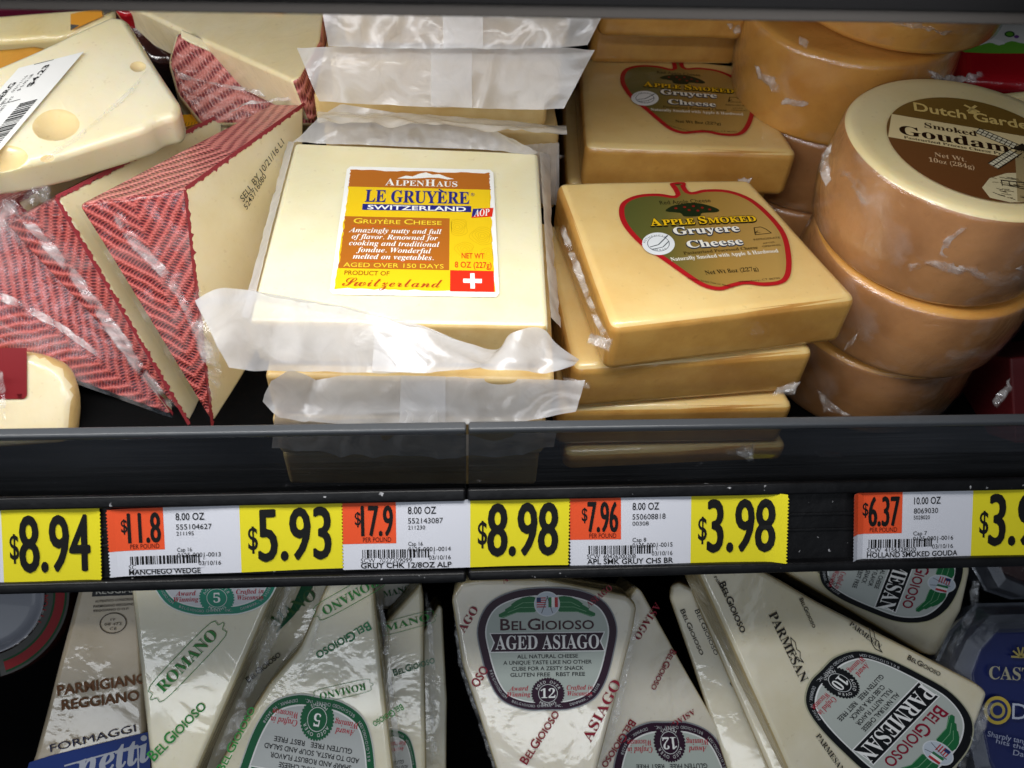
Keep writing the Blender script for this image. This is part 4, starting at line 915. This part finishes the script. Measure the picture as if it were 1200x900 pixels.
# ================================================================== lower shelf
def bel(s, dark, title, lines, num, ring='B8BCC0', bg='C3CABF', tfit=82):
    """rounded shield label, 100 wide and 92 high"""
    out = smoothpoly([(50, 0), (74, 2.5), (92, 12), (100, 30), (97, 52), (91, 72), (82, 85), (66, 91.5), (50, 92), (34, 91.5), (18, 85), (9, 72), (3, 52), (0, 30), (8, 12), (26, 2.5)], 6)
    s.poly(inset(out, -.9), ring, 0); s.poly(out, dark, .6); s.poly(inset(out, 5.2), 'E4E6E6', 1.2); s.poly(inset(out, 6.2), bg, 1.8)
    WH, BKc, RD, GR = 'ECEDEE', '15171B', 'B51A32', '1E6B3E'
    for sg in (-1, 1):
        for k in range(3):
            y = 8.5+k*3.7; x0, x1 = 50+sg*9, 50+sg*(26+k*4.5)
            s.poly(smoothpoly([(x0, y-2), ((x0+x1)/2, y-1.6-k*.2), (x1, y+3.6), (x1-sg*3, y+6.4), ((x0+x1)/2, y+2.6), (x0, y+2.4)], 2), GR, 2.2+.1*k)
            s.line([(x0, y+2.2), ((x0+x1)/2, y+2.4), (x1-sg*2, y+6)], .35, '7FB08A', 2.8)
    s.ell(50, 12, 9.4, 9.6, 'D9DEE4', 3); s.ell(50, 12, 8.6, 8.8, 'C2CCD8', 3.2)
    for k in range(5): s.rect(42.5, 7+k*1.7, 49.2, 7.85+k*1.7, 'B8323A', 3.4)
    s.rect(42.5, 7, 45.6, 10.6, '2A3466', 3.6)
    for k, c in enumerate(('1F7A46', 'EEF0EE', 'B8323A')): s.rect(51+k*2.3, 7, 53.3+k*2.3, 14.6, c, 3.4)
    s.line([(46, 19), (50.5, 6)], .5, '4A4A55', 3.7); s.line([(54, 19), (50, 6)], .5, '4A4A55', 3.7)
    bc = {GRN: GRN, PUR: '3A1020'}.get(dark, '8A1430')
    s.t('BelGioioso', 50, 31.6, 8.6, bc, 'C', fit=68, mode='sc', bold=.014, lay=4)
    s.poly([(8, 33.6), (92, 33.6), (89, 41), (92, 48.6), (8, 48.6), (11, 41)], WH, 3); s.poly([(9, 34.3), (91, 34.3), (88, 41), (91, 47.9), (9, 47.9), (12, 41)], dark, 3.4)
    s.t(title, 50, 46.2, 10.6, 'F4F4F4', 'C', fit=tfit, mode='b', lay=4)
    for i, (l, f) in enumerate(lines): s.t(l, 50, 53.2+i*4.6, 2.9, BKc, 'C', fit=f, bold=.012, lay=4)
    s.ell(50, 80, 11.4, 11.4, dark, 3); s.ell(50, 80, 7.0, 7.0, 'D4D8DA', 3.3); s.ell(50, 80, 6.6, 6.6, dark, 3.5)
    for i in range(36):
        a = i*math.pi/18; s.ell(50+11.4*math.cos(a), 80+11.4*math.sin(a), .8, .8, dark, 3.1, 8)
    s.t(num, 50, 83.4, 7.2, 'EEF0F0', 'C', lay=4, mode='b'); s.arc('AGED OVER', 50, 80, 7.9, 2.1, 'D9DCDC', -64, 16, lay=4); s.arc('MONTHS', 50, 80, 9.6, 2.1, 'D9DCDC', 216, -14.4, lay=4, flip=True)
    s.t('Award', 29, 77.5, 3.6, RD, 'C', fit=14, mode='bi', lay=4); s.t('Winning', 29, 82, 3.6, RD, 'C', fit=17, mode='bi', lay=4); s.t('Crafted in', 73, 77.5, 3.6, RD, 'C', fit=19, mode='bi', lay=4); s.t('Wisconsin', 73, 82, 3.6, RD, 'C', fit=18, mode='bi', lay=4)
    # small print along the rim
    txt = 'BELGIOIOSO.COM   BELGIOIOSO CHEESE INC.   DENMARK, WI 54208'
    rim = inset(out, 2.7); n = len(rim); i0, i1 = int(n*.33), int(n*.72)
    for i, c in enumerate(txt):
        if c == ' ': continue
        f = i1+(i0-i1)*i/(len(txt)-1); k = int(f); q = f-k; a, b = rim[k % n], rim[(k+1) % n]
        p = (a[0]+(b[0]-a[0])*q, a[1]+(b[1]-a[1])*q); s.t(c, p[0], p[1]+.8, 1.9, 'B9BCC0', 'C', rot=math.atan2(-(b[1]-a[1]), -(b[0]-a[0])), lay=4)
GRN = '0B5C38'; PUR = '2E1028'; BLK = '0E1014'
LR = [('ALL NATURAL CHEESE', 44), ('SHARP AND ROBUST FLAVOR', 58), ('ADD TO PASTA, SOUP AND SALAD', 68), ('GLUTEN FREE   RBST FREE', 56)]
LA = [('ALL NATURAL CHEESE', 44), ('A UNIQUE TASTE LIKE NO OTHER', 64), ('CUBE FOR A ZESTY SNACK', 52), ('GLUTEN FREE   RBST FREE', 54)]
LP = [('ALL NATURAL CHEESE', 44), ('FULL, NUTTY FLAVOR', 42), ('CUBE FOR A SNACK', 40), ('GLUTEN FREE   RBST FREE', 54)]
def lwedge(name, lab, grp, P, px, th, mats, seed, films=(), bevel=.0026, **kw):
    t = thing(name, lab, 'cheese wedge', tuple(P.hit(*px[0])-P.n*th), grp)
    slab('wedge_body', P, px, th, mats, t, bevel=bevel, seg=4, sides=1 if len(mats) > 1 else 0, soft=.0004, **kw)
    for i, (A, B, d) in enumerate(films):
        ribbon('loose_film', [Dp(*p, d) for p in A], [Dp(*p, d) for p in B], CLEAR, t, n=50, m=6, amp=.0016, seed=seed*10+i, rag=.0008, smooth=False)
    return t
def cart(s, a, b, txt, mat, w=.55, h=.36):
    """stamp: a word inside a notched outline; a, b: base line pixels"""
    p, q = s.P.px(*a), s.P.px(*b); d = (q[0]-p[0], q[1]-p[1]); L = math.hypot(*d); o = (p[0], p[1]); old = s.A, s.W, s.H
    s.A = (o[0], o[1], d[0]/100, d[1]/100, d[1]/100, -d[0]/100); s.W = s.H = 100
    s.t(txt, 50, 0, 15, mat, 'C', fit=100, mode='b')
    s.line(smoothpoly([(-16, -8), (-10, -10), (-6, -19), (50, -21), (106, -19), (110, -10), (116, -8), (116, -5), (110, -2), (106, 7), (50, 8.5), (-6, 7), (-10, -2), (-16, -5)], 3), w*1.6, mat, 2, True)
    s.A, s.W, s.H = old
GI, RI, BI = '2A8A3A', '8E1A30', '2A2622'
RG = 'film wrapped romano wedges'; AG = 'film wrapped asiago wedges'; PG_ = 'film wrapped parmesan wedges'
# reggiano wedge
P = facing(120, 790, .392, 52, 4)
t = lwedge('hard_cheese_wedge', 'tan wedge with brown parmigiano print over a blue band, lower left', None, P, [(98, 664), (160, 664), (168, 800), (176, 1000), (-2, 1000), (40, 885)], .03, [REGG, REGG], 71)
s = Sheet(P)
bb = lambda pts, m, l: s.poly([s.P.px(*p) for p in pts], m, l)
s.A = (0, 0, 1, 0, 0, 1); s.W = s.H = 1
bb([(113, 664), (160, 664), (160, 697), (108, 699)], '17181C', 0); s.tpx('REGGIANO', (113, 696), (172, 693), 'D8D4C8', .11, bold=.02)
for i, (l, a, b) in enumerate((('AUTENTICO CONSORZIO', (112, 706), (158, 703)), ('PARMIGIANO REGGIANO', (110, 712), (158, 709)), ('REGGIANO D.O.P.', (110, 717), (152, 714)))): s.tpx(l, a, b, '2A221C', .06, bold=.01)
pc = s.P.px(133, 730); s.A = (0, 0, 1, 0, 0, 1); s.line([(pc[0]+.0056*math.cos(a), pc[1]+.0044*math.sin(a)) for a in [i*math.pi/12 for i in range(24)]], .0004, '3A322A', 2, True)
s.tpx('IT', (130, 727), (136, 727), '3A322A', .4); s.tpx('08 472', (123, 733), (143, 732), '3A322A', .16); s.tpx('CE', (129, 738), (137, 738), '3A322A', .4)
s.tpx('PARMIGIANO', (68, 815), (174, 800), '7A4A1E', .115, bold=.022); s.tpx('REGGIANO', (73, 832), (164, 820), '7A4A1E', .13, bold=.022); s.tpx('FORMAGGI', (60, 881), (160, 857), '2A2A4A', .09)
s.A = (0, 0, 1, 0, 0, 1); bb([(35, 893), (60, 885), (175, 857), (180, 1000), (0, 1000)], '15388A', 0)
s.line([s.P.px(*p) for p in ((76, 897), (162, 873), (164, 960))], .0007, 'C8CCD8', 2); s.tpx('netti', (92, 912), (178, 890), 'C8CCD8', .36, mode='bi', bold=.01)
s.build('film_print', t)
# romano, front
P = facing(245, 780, .362, 51, 0)
t = lwedge('hard_cheese_wedge', 'upright romano wedge with pale green label, leftmost of the green printed wedges', RG, P, [(148, 650), (332, 650), (326, 684), (232, 900), (200, 985), (184, 985), (170, 850), (156, 720)], .028, [ROM, ROMS], 72,
   [([(340, 670), (325, 710), (290, 790), (240, 905)], [(356, 672), (338, 722), (300, 810), (262, 905)], .368)])
s = Sheet(P); s.frame((160, 578), (330, 574), (170, 722), 100, 92); bel(s, '1F8A70', 'ROMANO', LR, '5', 'E8EEEC', 'D3D6DC', 60)
cart(s, (192, 812), (256, 745), 'ROMANO', GI); s.tpx('BelGioioso', (181, 892), (243, 828), GI, .15, 'sc', .014); s.tpx('BelGioioso', (262, 905), (300, 830), GI, .12, 'sc', .014)
s.build('label', t)
# romano behind, edge on
P = facing(350, 740, .402, 50, -14)
t = lwedge('hard_cheese_wedge', 'romano wedge wedged between two others, only a strip with green border visible', RG, P, [(322, 660), (404, 660), (398, 690), (316, 820), (256, 900), (214, 985), (200, 985)], .028, [ROM, ROMS], 73)
s = Sheet(P); s.A = (0, 0, 1, 0, 0, 1); s.poly([s.P.px(*p) for p in smoothpoly([(364, 660), (374, 672), (352, 712), (330, 736), (324, 740), (340, 715), (356, 680)], 3)], GRN, 0)
s.tpx('MANO', (322, 735), (372, 700), '3E6A3A', .22, mode='b'); s.tpx('BelGioioso', (292, 800), (330, 768), '3A3A32', .14, 'sc', .014); s.build('film_print', t)
# romano, upside down
P = facing(360, 790, .378, 50, 4)
t = lwedge('hard_cheese_wedge', 'upside down romano wedge with the dark green label at its lower end', RG, P, [(396, 655), (436, 655), (441, 720), (470, 985), (226, 985), (258, 892), (316, 800), (350, 760)], .028, [ROM, ROMS], 74,
   [([(438, 690), (446, 740), (456, 830), (466, 905)], [(446, 688), (456, 740), (464, 830), (474, 905)], .386), ([(372, 716), (362, 760), (350, 798)], [(380, 714), (368, 762), (354, 800)], .376)])
s = Sheet(P); s.frame((428, 1022), (264, 996), (456, 832), 100, 92); bel(s, GRN, 'ROMANO', LR, '5', 'C8CCC8', 'B9BEBE', 60)
cart(s, (428, 800), (374, 812), 'ROMANO', GI); s.tpx('BelGioioso', (431, 728), (369, 765), '2E8A5A', .15, 'sc', .014); cart(s, (440, 676), (376, 712), 'ROMANO', GI); s.tpx('BelGioioso', (470, 824), (436, 846), GI, .2, 'sc', .014)
s.build('label', t)
P = facing(475, 780, .405, 50, 8)
t = lwedge('hard_cheese_wedge', 'narrow romano wedge right of the upside down one, pointed tip up', RG, P, [(494, 682), (497, 700), (501, 985), (440, 985), (446, 800), (452, 730)], .026, [ROM, ROMS], 75, [([(497, 690), (502, 780), (504, 905)], [(506, 700), (512, 780), (514, 905)], .412)])
s = Sheet(P); s.frame((488, 985), (400, 1000), (494, 850), 100, 92); bel(s, GRN, 'ROMANO', LR, '5', 'C8CCC8', 'B9BEBE', 60); s.build('label', t); s = Sheet(P); cart(s, (452, 740), (504, 726), 'MANO', GI); s.tpx('BelGioioso', (462, 792), (510, 776), '2E7A5A', .16, 'sc', .014)
s.build('film_print', t)
lwedge('hard_cheese_wedge', 'romano sliver in shade next to the narrow pointed wedge', RG, facing(512, 800, .425, 50, 10), [(514, 708), (519, 712), (524, 820), (522, 985), (490, 985), (496, 740)], .024, [ROM, ROMS], 76)
P = facing(460, 690, .43, 55, 4)
t = lwedge('hard_cheese_wedge', 'romano wedge farthest back, just under the rail above the narrow wedge', RG, P, [(430, 650), (480, 650), (487, 690), (470, 716), (440, 716)], .024, [ROM, ROMS], 77)
s = Sheet(P); s.tpx('MANO', (450, 700), (482, 692), GI, .22, mode='b'); s.build('film_print', t)
# asiago
P = facing(640, 780, .368, 51, -3)
t = lwedge('hard_cheese_wedge', 'upright asiago wedge with the full purple label, broad end up', AG, P, [(528, 700), (540, 682), (560, 679), (640, 679), (736, 698), (747, 710), (742, 740), (700, 905), (676, 985), (590, 985), (582, 905), (542, 780)], .03, [ASI, ROMS], 81,
   [([(528, 690), (536, 780), (566, 870), (584, 920)], [(538, 690), (548, 780), (576, 870), (594, 920)], .372), ([(742, 720), (728, 790), (704, 890)], [(752, 716), (738, 790), (716, 890)], .372)])
s = Sheet(P); s.frame((560, 690), (721, 688), (561, 832), 100, 92); bel(s, PUR, 'AGED ASIAGO', LA, '12', '8A8E94', 'B4BEB8', 75)
s.tpx('AGO', (544, 742), (561, 714), RI, .3, mode='b'); s.line([], .001, RI); s.tpx('BelGioioso', (617, 896), (656, 836), RI, .15, 'sc', .014); s.tpx('ASIAGO', (692, 870), (728, 800), RI, .16, mode='b'); s.tpx('OSO', (560, 806), (573, 784), RI, .42, bold=.014); s.tpx('ASIAGO', (590, 684), (626, 660), RI, .16, mode='b'); s.tpx('ASIAGO', (690, 712), (718, 690), RI, .2, mode='b')
s.build('label', t)
P = facing(770, 790, .388, 50, 6)
t = lwedge('hard_cheese_wedge', 'upside down asiago wedge lower beside the upright one, tip up', AG, P, [(738, 700), (746, 688), (752, 692), (862, 890), (900, 985), (690, 985), (700, 880), (726, 780)], .03, [ASI, ROMS], 82)
s = Sheet(P); s.frame((876, 1021), (722, 1026), (858, 846), 100, 92); bel(s, PUR, 'AGED ASIAGO', LA, '12', '8A8E94', 'B4BEB8', 75)
s.tpx('ASIAGO', (768, 705), (742, 746), RI, .18, mode='b'); s.tpx('BelGioioso', (786, 760), (762, 806), RI, .15, 'sc', .014); s.tpx('BelGioioso', (738, 842), (704, 896), RI, .15, 'sc', .014); s.tpx('ASIAGO', (812, 830), (780, 850), RI, .18, mode='b'); s.build('label', t)
# parmesan edge on
for (px, d, lab, n_) in (([(795, 682), (812, 690), (940, 985), (880, 985), (784, 700), (786, 686)], .392, 'parmesan wedge standing on edge, leftmost of the black printed wedges', 83),
                     ([(812, 662), (826, 664), (950, 905), (985, 985), (935, 985), (808, 690)], .380, 'parmesan wedge on edge pressed against the large black labelled wedge', 84)):
    P = facing(px[0][0]+50, 780, d, 50, -30)
    t = lwedge('hard_cheese_wedge', lab, PG_, P, px, .026, [PARM, PARMS], n_)
    s = Sheet(P); x = px[0][0]
    s.tpx('PARMESAN', (x+28, 724), (x+76, 808), BI, .12, mode='b'); s.tpx('PARMESAN', (x+84, 842), (x+128, 930), BI, .12, mode='b'); s.tpx('BelGioioso', (x+2, 715), (x+26, 768), BI, .1, 'sc', .014); s.tpx('BelGioioso', (x+60, 800), (x+98, 860), BI, .1, 'sc', .014); s.build('film_print', t)
P = facing(985, 790, .366, 51, 3)
t = lwedge('hard_cheese_wedge', 'large parmesan wedge lying slanted with the full black label, tip at right', PG_, P, [(808, 650), (872, 656), (960, 706), (1148, 802), (1160, 812), (1150, 840), (1090, 985), (960, 985), (900, 850)], .03, [PARM, PARMS], 85,
   [([(812, 670), (850, 760), (905, 860), (935, 920)], [(824, 668), (864, 760), (918, 860), (950, 920)], .372), ([(1152, 815), (1140, 850), (1110, 905)], [(1166, 818), (1156, 850), (1130, 905)], .37)])
s = Sheet(P)
def fr(s, TL, TR, BL): s.frame(TL, TR, BL, 100, 92)
fr(s, (1164, 848), (1072, 945), (1010, 737)); bel(s, BLK, 'PARMESAN', LP, '10', 'A8A890', 'B6BDB8', 84)
for (a, b) in (((900, 720), (938, 800)), ((836, 676), (850, 700)), ((994, 732), (1030, 760)), ((955, 862), (985, 905))): s.tpx('PARMESAN', a, b, BI, .12, mode='b')
for (a, b) in (((842, 684), (868, 742)), ((936, 702), (952, 736)), ((1062, 772), (1100, 792))): s.tpx('BelGioioso', a, b, BI, .13, 'sc', .014)
s.A = (0, 0, 1, 0, 0, 1)
for c in ((930, 762), (1022, 750)):
    s.line([s.P.px(c[0]+x*.7, c[1]+y*.7) for x, y in ((-6, -22), (2, -14), (4, -2), (10, 2), (10, 12), (16, 20), (4, 14), (-2, 4), (-6, -22))], .0003, BI, 2)
s.build('label', t)
P = facing(1040, 710, .392, 52, 6)
t = lwedge('hard_cheese_wedge', 'parmesan wedge in back under the rail with black label seen sideways', PG_, P, [(884, 650), (1136, 640), (1138, 670), (1128, 716), (1098, 770), (1086, 768)], .032, [PARM, PARMS], 86, [([(1140, 665), (1134, 710), (1100, 775)], [(1150, 665), (1146, 716), (1112, 782)], .396)])
s = Sheet(P); fr(s, (1142, 638), (1103, 741), (986, 597)); bel(s, BLK, 'PARMESAN', LP, '10', 'C8C4A0', 'BCC3C0', 84); s.tpx('BelGioioso', (955, 668), (978, 688), BI, .2, 'sc', .014); s.build('label', t)
# clear trays on the right
def tray(lab, P, px, px2, d, seed, label=True):
    t = thing('cheese_tray', lab, 'cheese tray', tuple(P.hit(*px[0])-P.n*.02), 'clear lidded cheese trays')
    o_ = [P.hit(*p) for p in px]; i_ = [P.hit(*p) for p in px2]; n = len(px)
    ou = [p-P.n*.004 for p in o_]; c = sum(i_, V())/n
    V_ = []; F_ = []
    rings = [ou, [p+(q-p)*.10 for p, q in zip(ou, i_)], [p+(q-p)*.30+P.n*.0035 for p, q in zip(o_, i_)], [p+(q-p)*.78+P.n*.0045 for p, q in zip(o_, i_)], [q+P.n*.0005 for q in i_]]
    for r in rings: V_ += r
    for k in range(len(rings)-1):
        for i in range(n): j = (i+1) % n; F_.append((k*n+i, k*n+j, (k+1)*n+j, (k+1)*n+i))
    obj('clear_rim', V_, F_, CLEAR2, t)
    lo = [p-P.n*.022+(c-p)*.12 for p in o_]
    obj('clear_side', ou+lo, [(i, (i+1) % n, n+(i+1) % n, n+i) for i in range(n)], CLEAR2, t)
    solid('cheese_block', [p-P.n*.0012 for p in i_], [p-P.n*.02 for p in i_], [NAVY if label else DKW], t, bevel=.001)
    return t
CLEAR2 = film('clear_tray', .78, streak=.08, rough=.08, bump=.1, h='C8D0E0'); NAVY = plain('navy_label', '14205A', .3, coat=.6, bump=.05)
P = facing(1170, 800, .385, 52, -2)
t = tray('clear octagonal tray with a navy label at the lower right border', P, [(1102, 776), (1118, 742), (1150, 709), (1290, 706), (1330, 780), (1330, 985), (1170, 985), (1128, 900)], [(1140, 790), (1150, 762), (1168, 742), (1280, 738), (1300, 800), (1300, 960), (1196, 960), (1160, 890)], .385, 91)
s = Sheet(P); s.P = Plane(P.o+P.n*.0004, P.n)
s.tpx('CASTELLO', (1158, 795), (1262, 800), 'A8A48C', .14, mode='b'); s.tpx('Danish', (1185, 842), (1260, 846), 'BFC6D8', .24); s.tpx('Sharply tangy and', (1156, 862), (1222, 876), 'A8B0C8', .09); s.tpx('hits the star', (1166, 870), (1222, 884), 'A8B0C8', .09); s.tpx('Danish', (1186, 884), (1216, 890), 'A8B0C8', .2)
pc = s.P.px(1168, 832); s.frame2((pc[0]-.006, pc[1]+.006), (.012, 0), (0, -.012), 100, 100); s.ell(50, 50, 50, 50, 'C8B04A', 1); s.ell(50, 50, 38, 38, '24306A', 2); s.ell(50, 50, 28, 28, 'B8A85A', 3); s.ell(50, 50, 18, 18, '24306A', 3.5)
pc = s.P.px(1194, 766); s.frame2((pc[0]-.004, pc[1]+.004), (.009, 0), (0, -.009), 100, 100)
for a in range(6): s.line([(50, 60), (50+48*math.cos(a*.6+3.2), 60+50*math.sin(a*.6+3.2))], 9, 'A89A5A', 2)
s.build('label', t)
P = facing(1190, 680, .405, 54, -4)
tray('clear tray partly hidden under the rail above the navy one', P, [(1130, 640), (1290, 636), (1290, 700), (1190, 704), (1160, 694)], [(1160, 640), (1270, 640), (1270, 676), (1200, 682), (1176, 672)], .405, 92, False)
# round tub at the lower left border
tb = thing('cheese_tub', 'dark round tub with a white lid and a red and green label, lower left', 'tub', tuple(Dp(-20, 740, .43)))
P = facing(-14, 704, .415, 58, 16)
lathe('tub_body', [(.0002, -.001), (.033, -.001), (.036, -.004), (.035, -.03), (.0002, -.03)], P.o, P.n, DKW, tb, n=64)
lathe('tub_lid', [(.0002, .0), (.018, .0), (.022, -.0005), (.0235, .0012), (.0245, .0008)], P.o, P.n, plain('lid_white', '8E919C', .3, coat=.5), tb, n=64)
s = Sheet(P); s.frame2((-.036, .036), (.072, 0), (0, -.072), 100, 100)
def ringpoly(r0, r1, a0, a1, mat, lay, n=24):
    A = [math.radians(a0+(a1-a0)*i/n) for i in range(n+1)]; s.poly([(50+r0*math.cos(a), 50+r0*math.sin(a)) for a in A]+[(50+r1*math.cos(a), 50+r1*math.sin(a)) for a in A[::-1]], mat, lay)
for k in range(12): ringpoly(35, 49, k*30, k*30+30, '565654' if k in (0, 1, 2) else '1C2A24', 0, 8)
s.arc('ITION', 50, 50, 36.2, 3.4, 'A02028', 128, -6.5, lay=2, flip=True, bold=.02)
ringpoly(39.2, 47.6, -4, 86, '0E4A26', 1); s.ell(50+43.4*math.cos(-.07), 50+43.4*math.sin(-.07), 4.2, 4.2, '0E4A26', 1.1, 20); ringpoly(40.6, 46.2, 0, 86, '9A1C24', 1.5); s.ell(50+43.4, 50, 2.8, 2.8, '9A1C24', 1.6, 16)
s.build('label', tb)
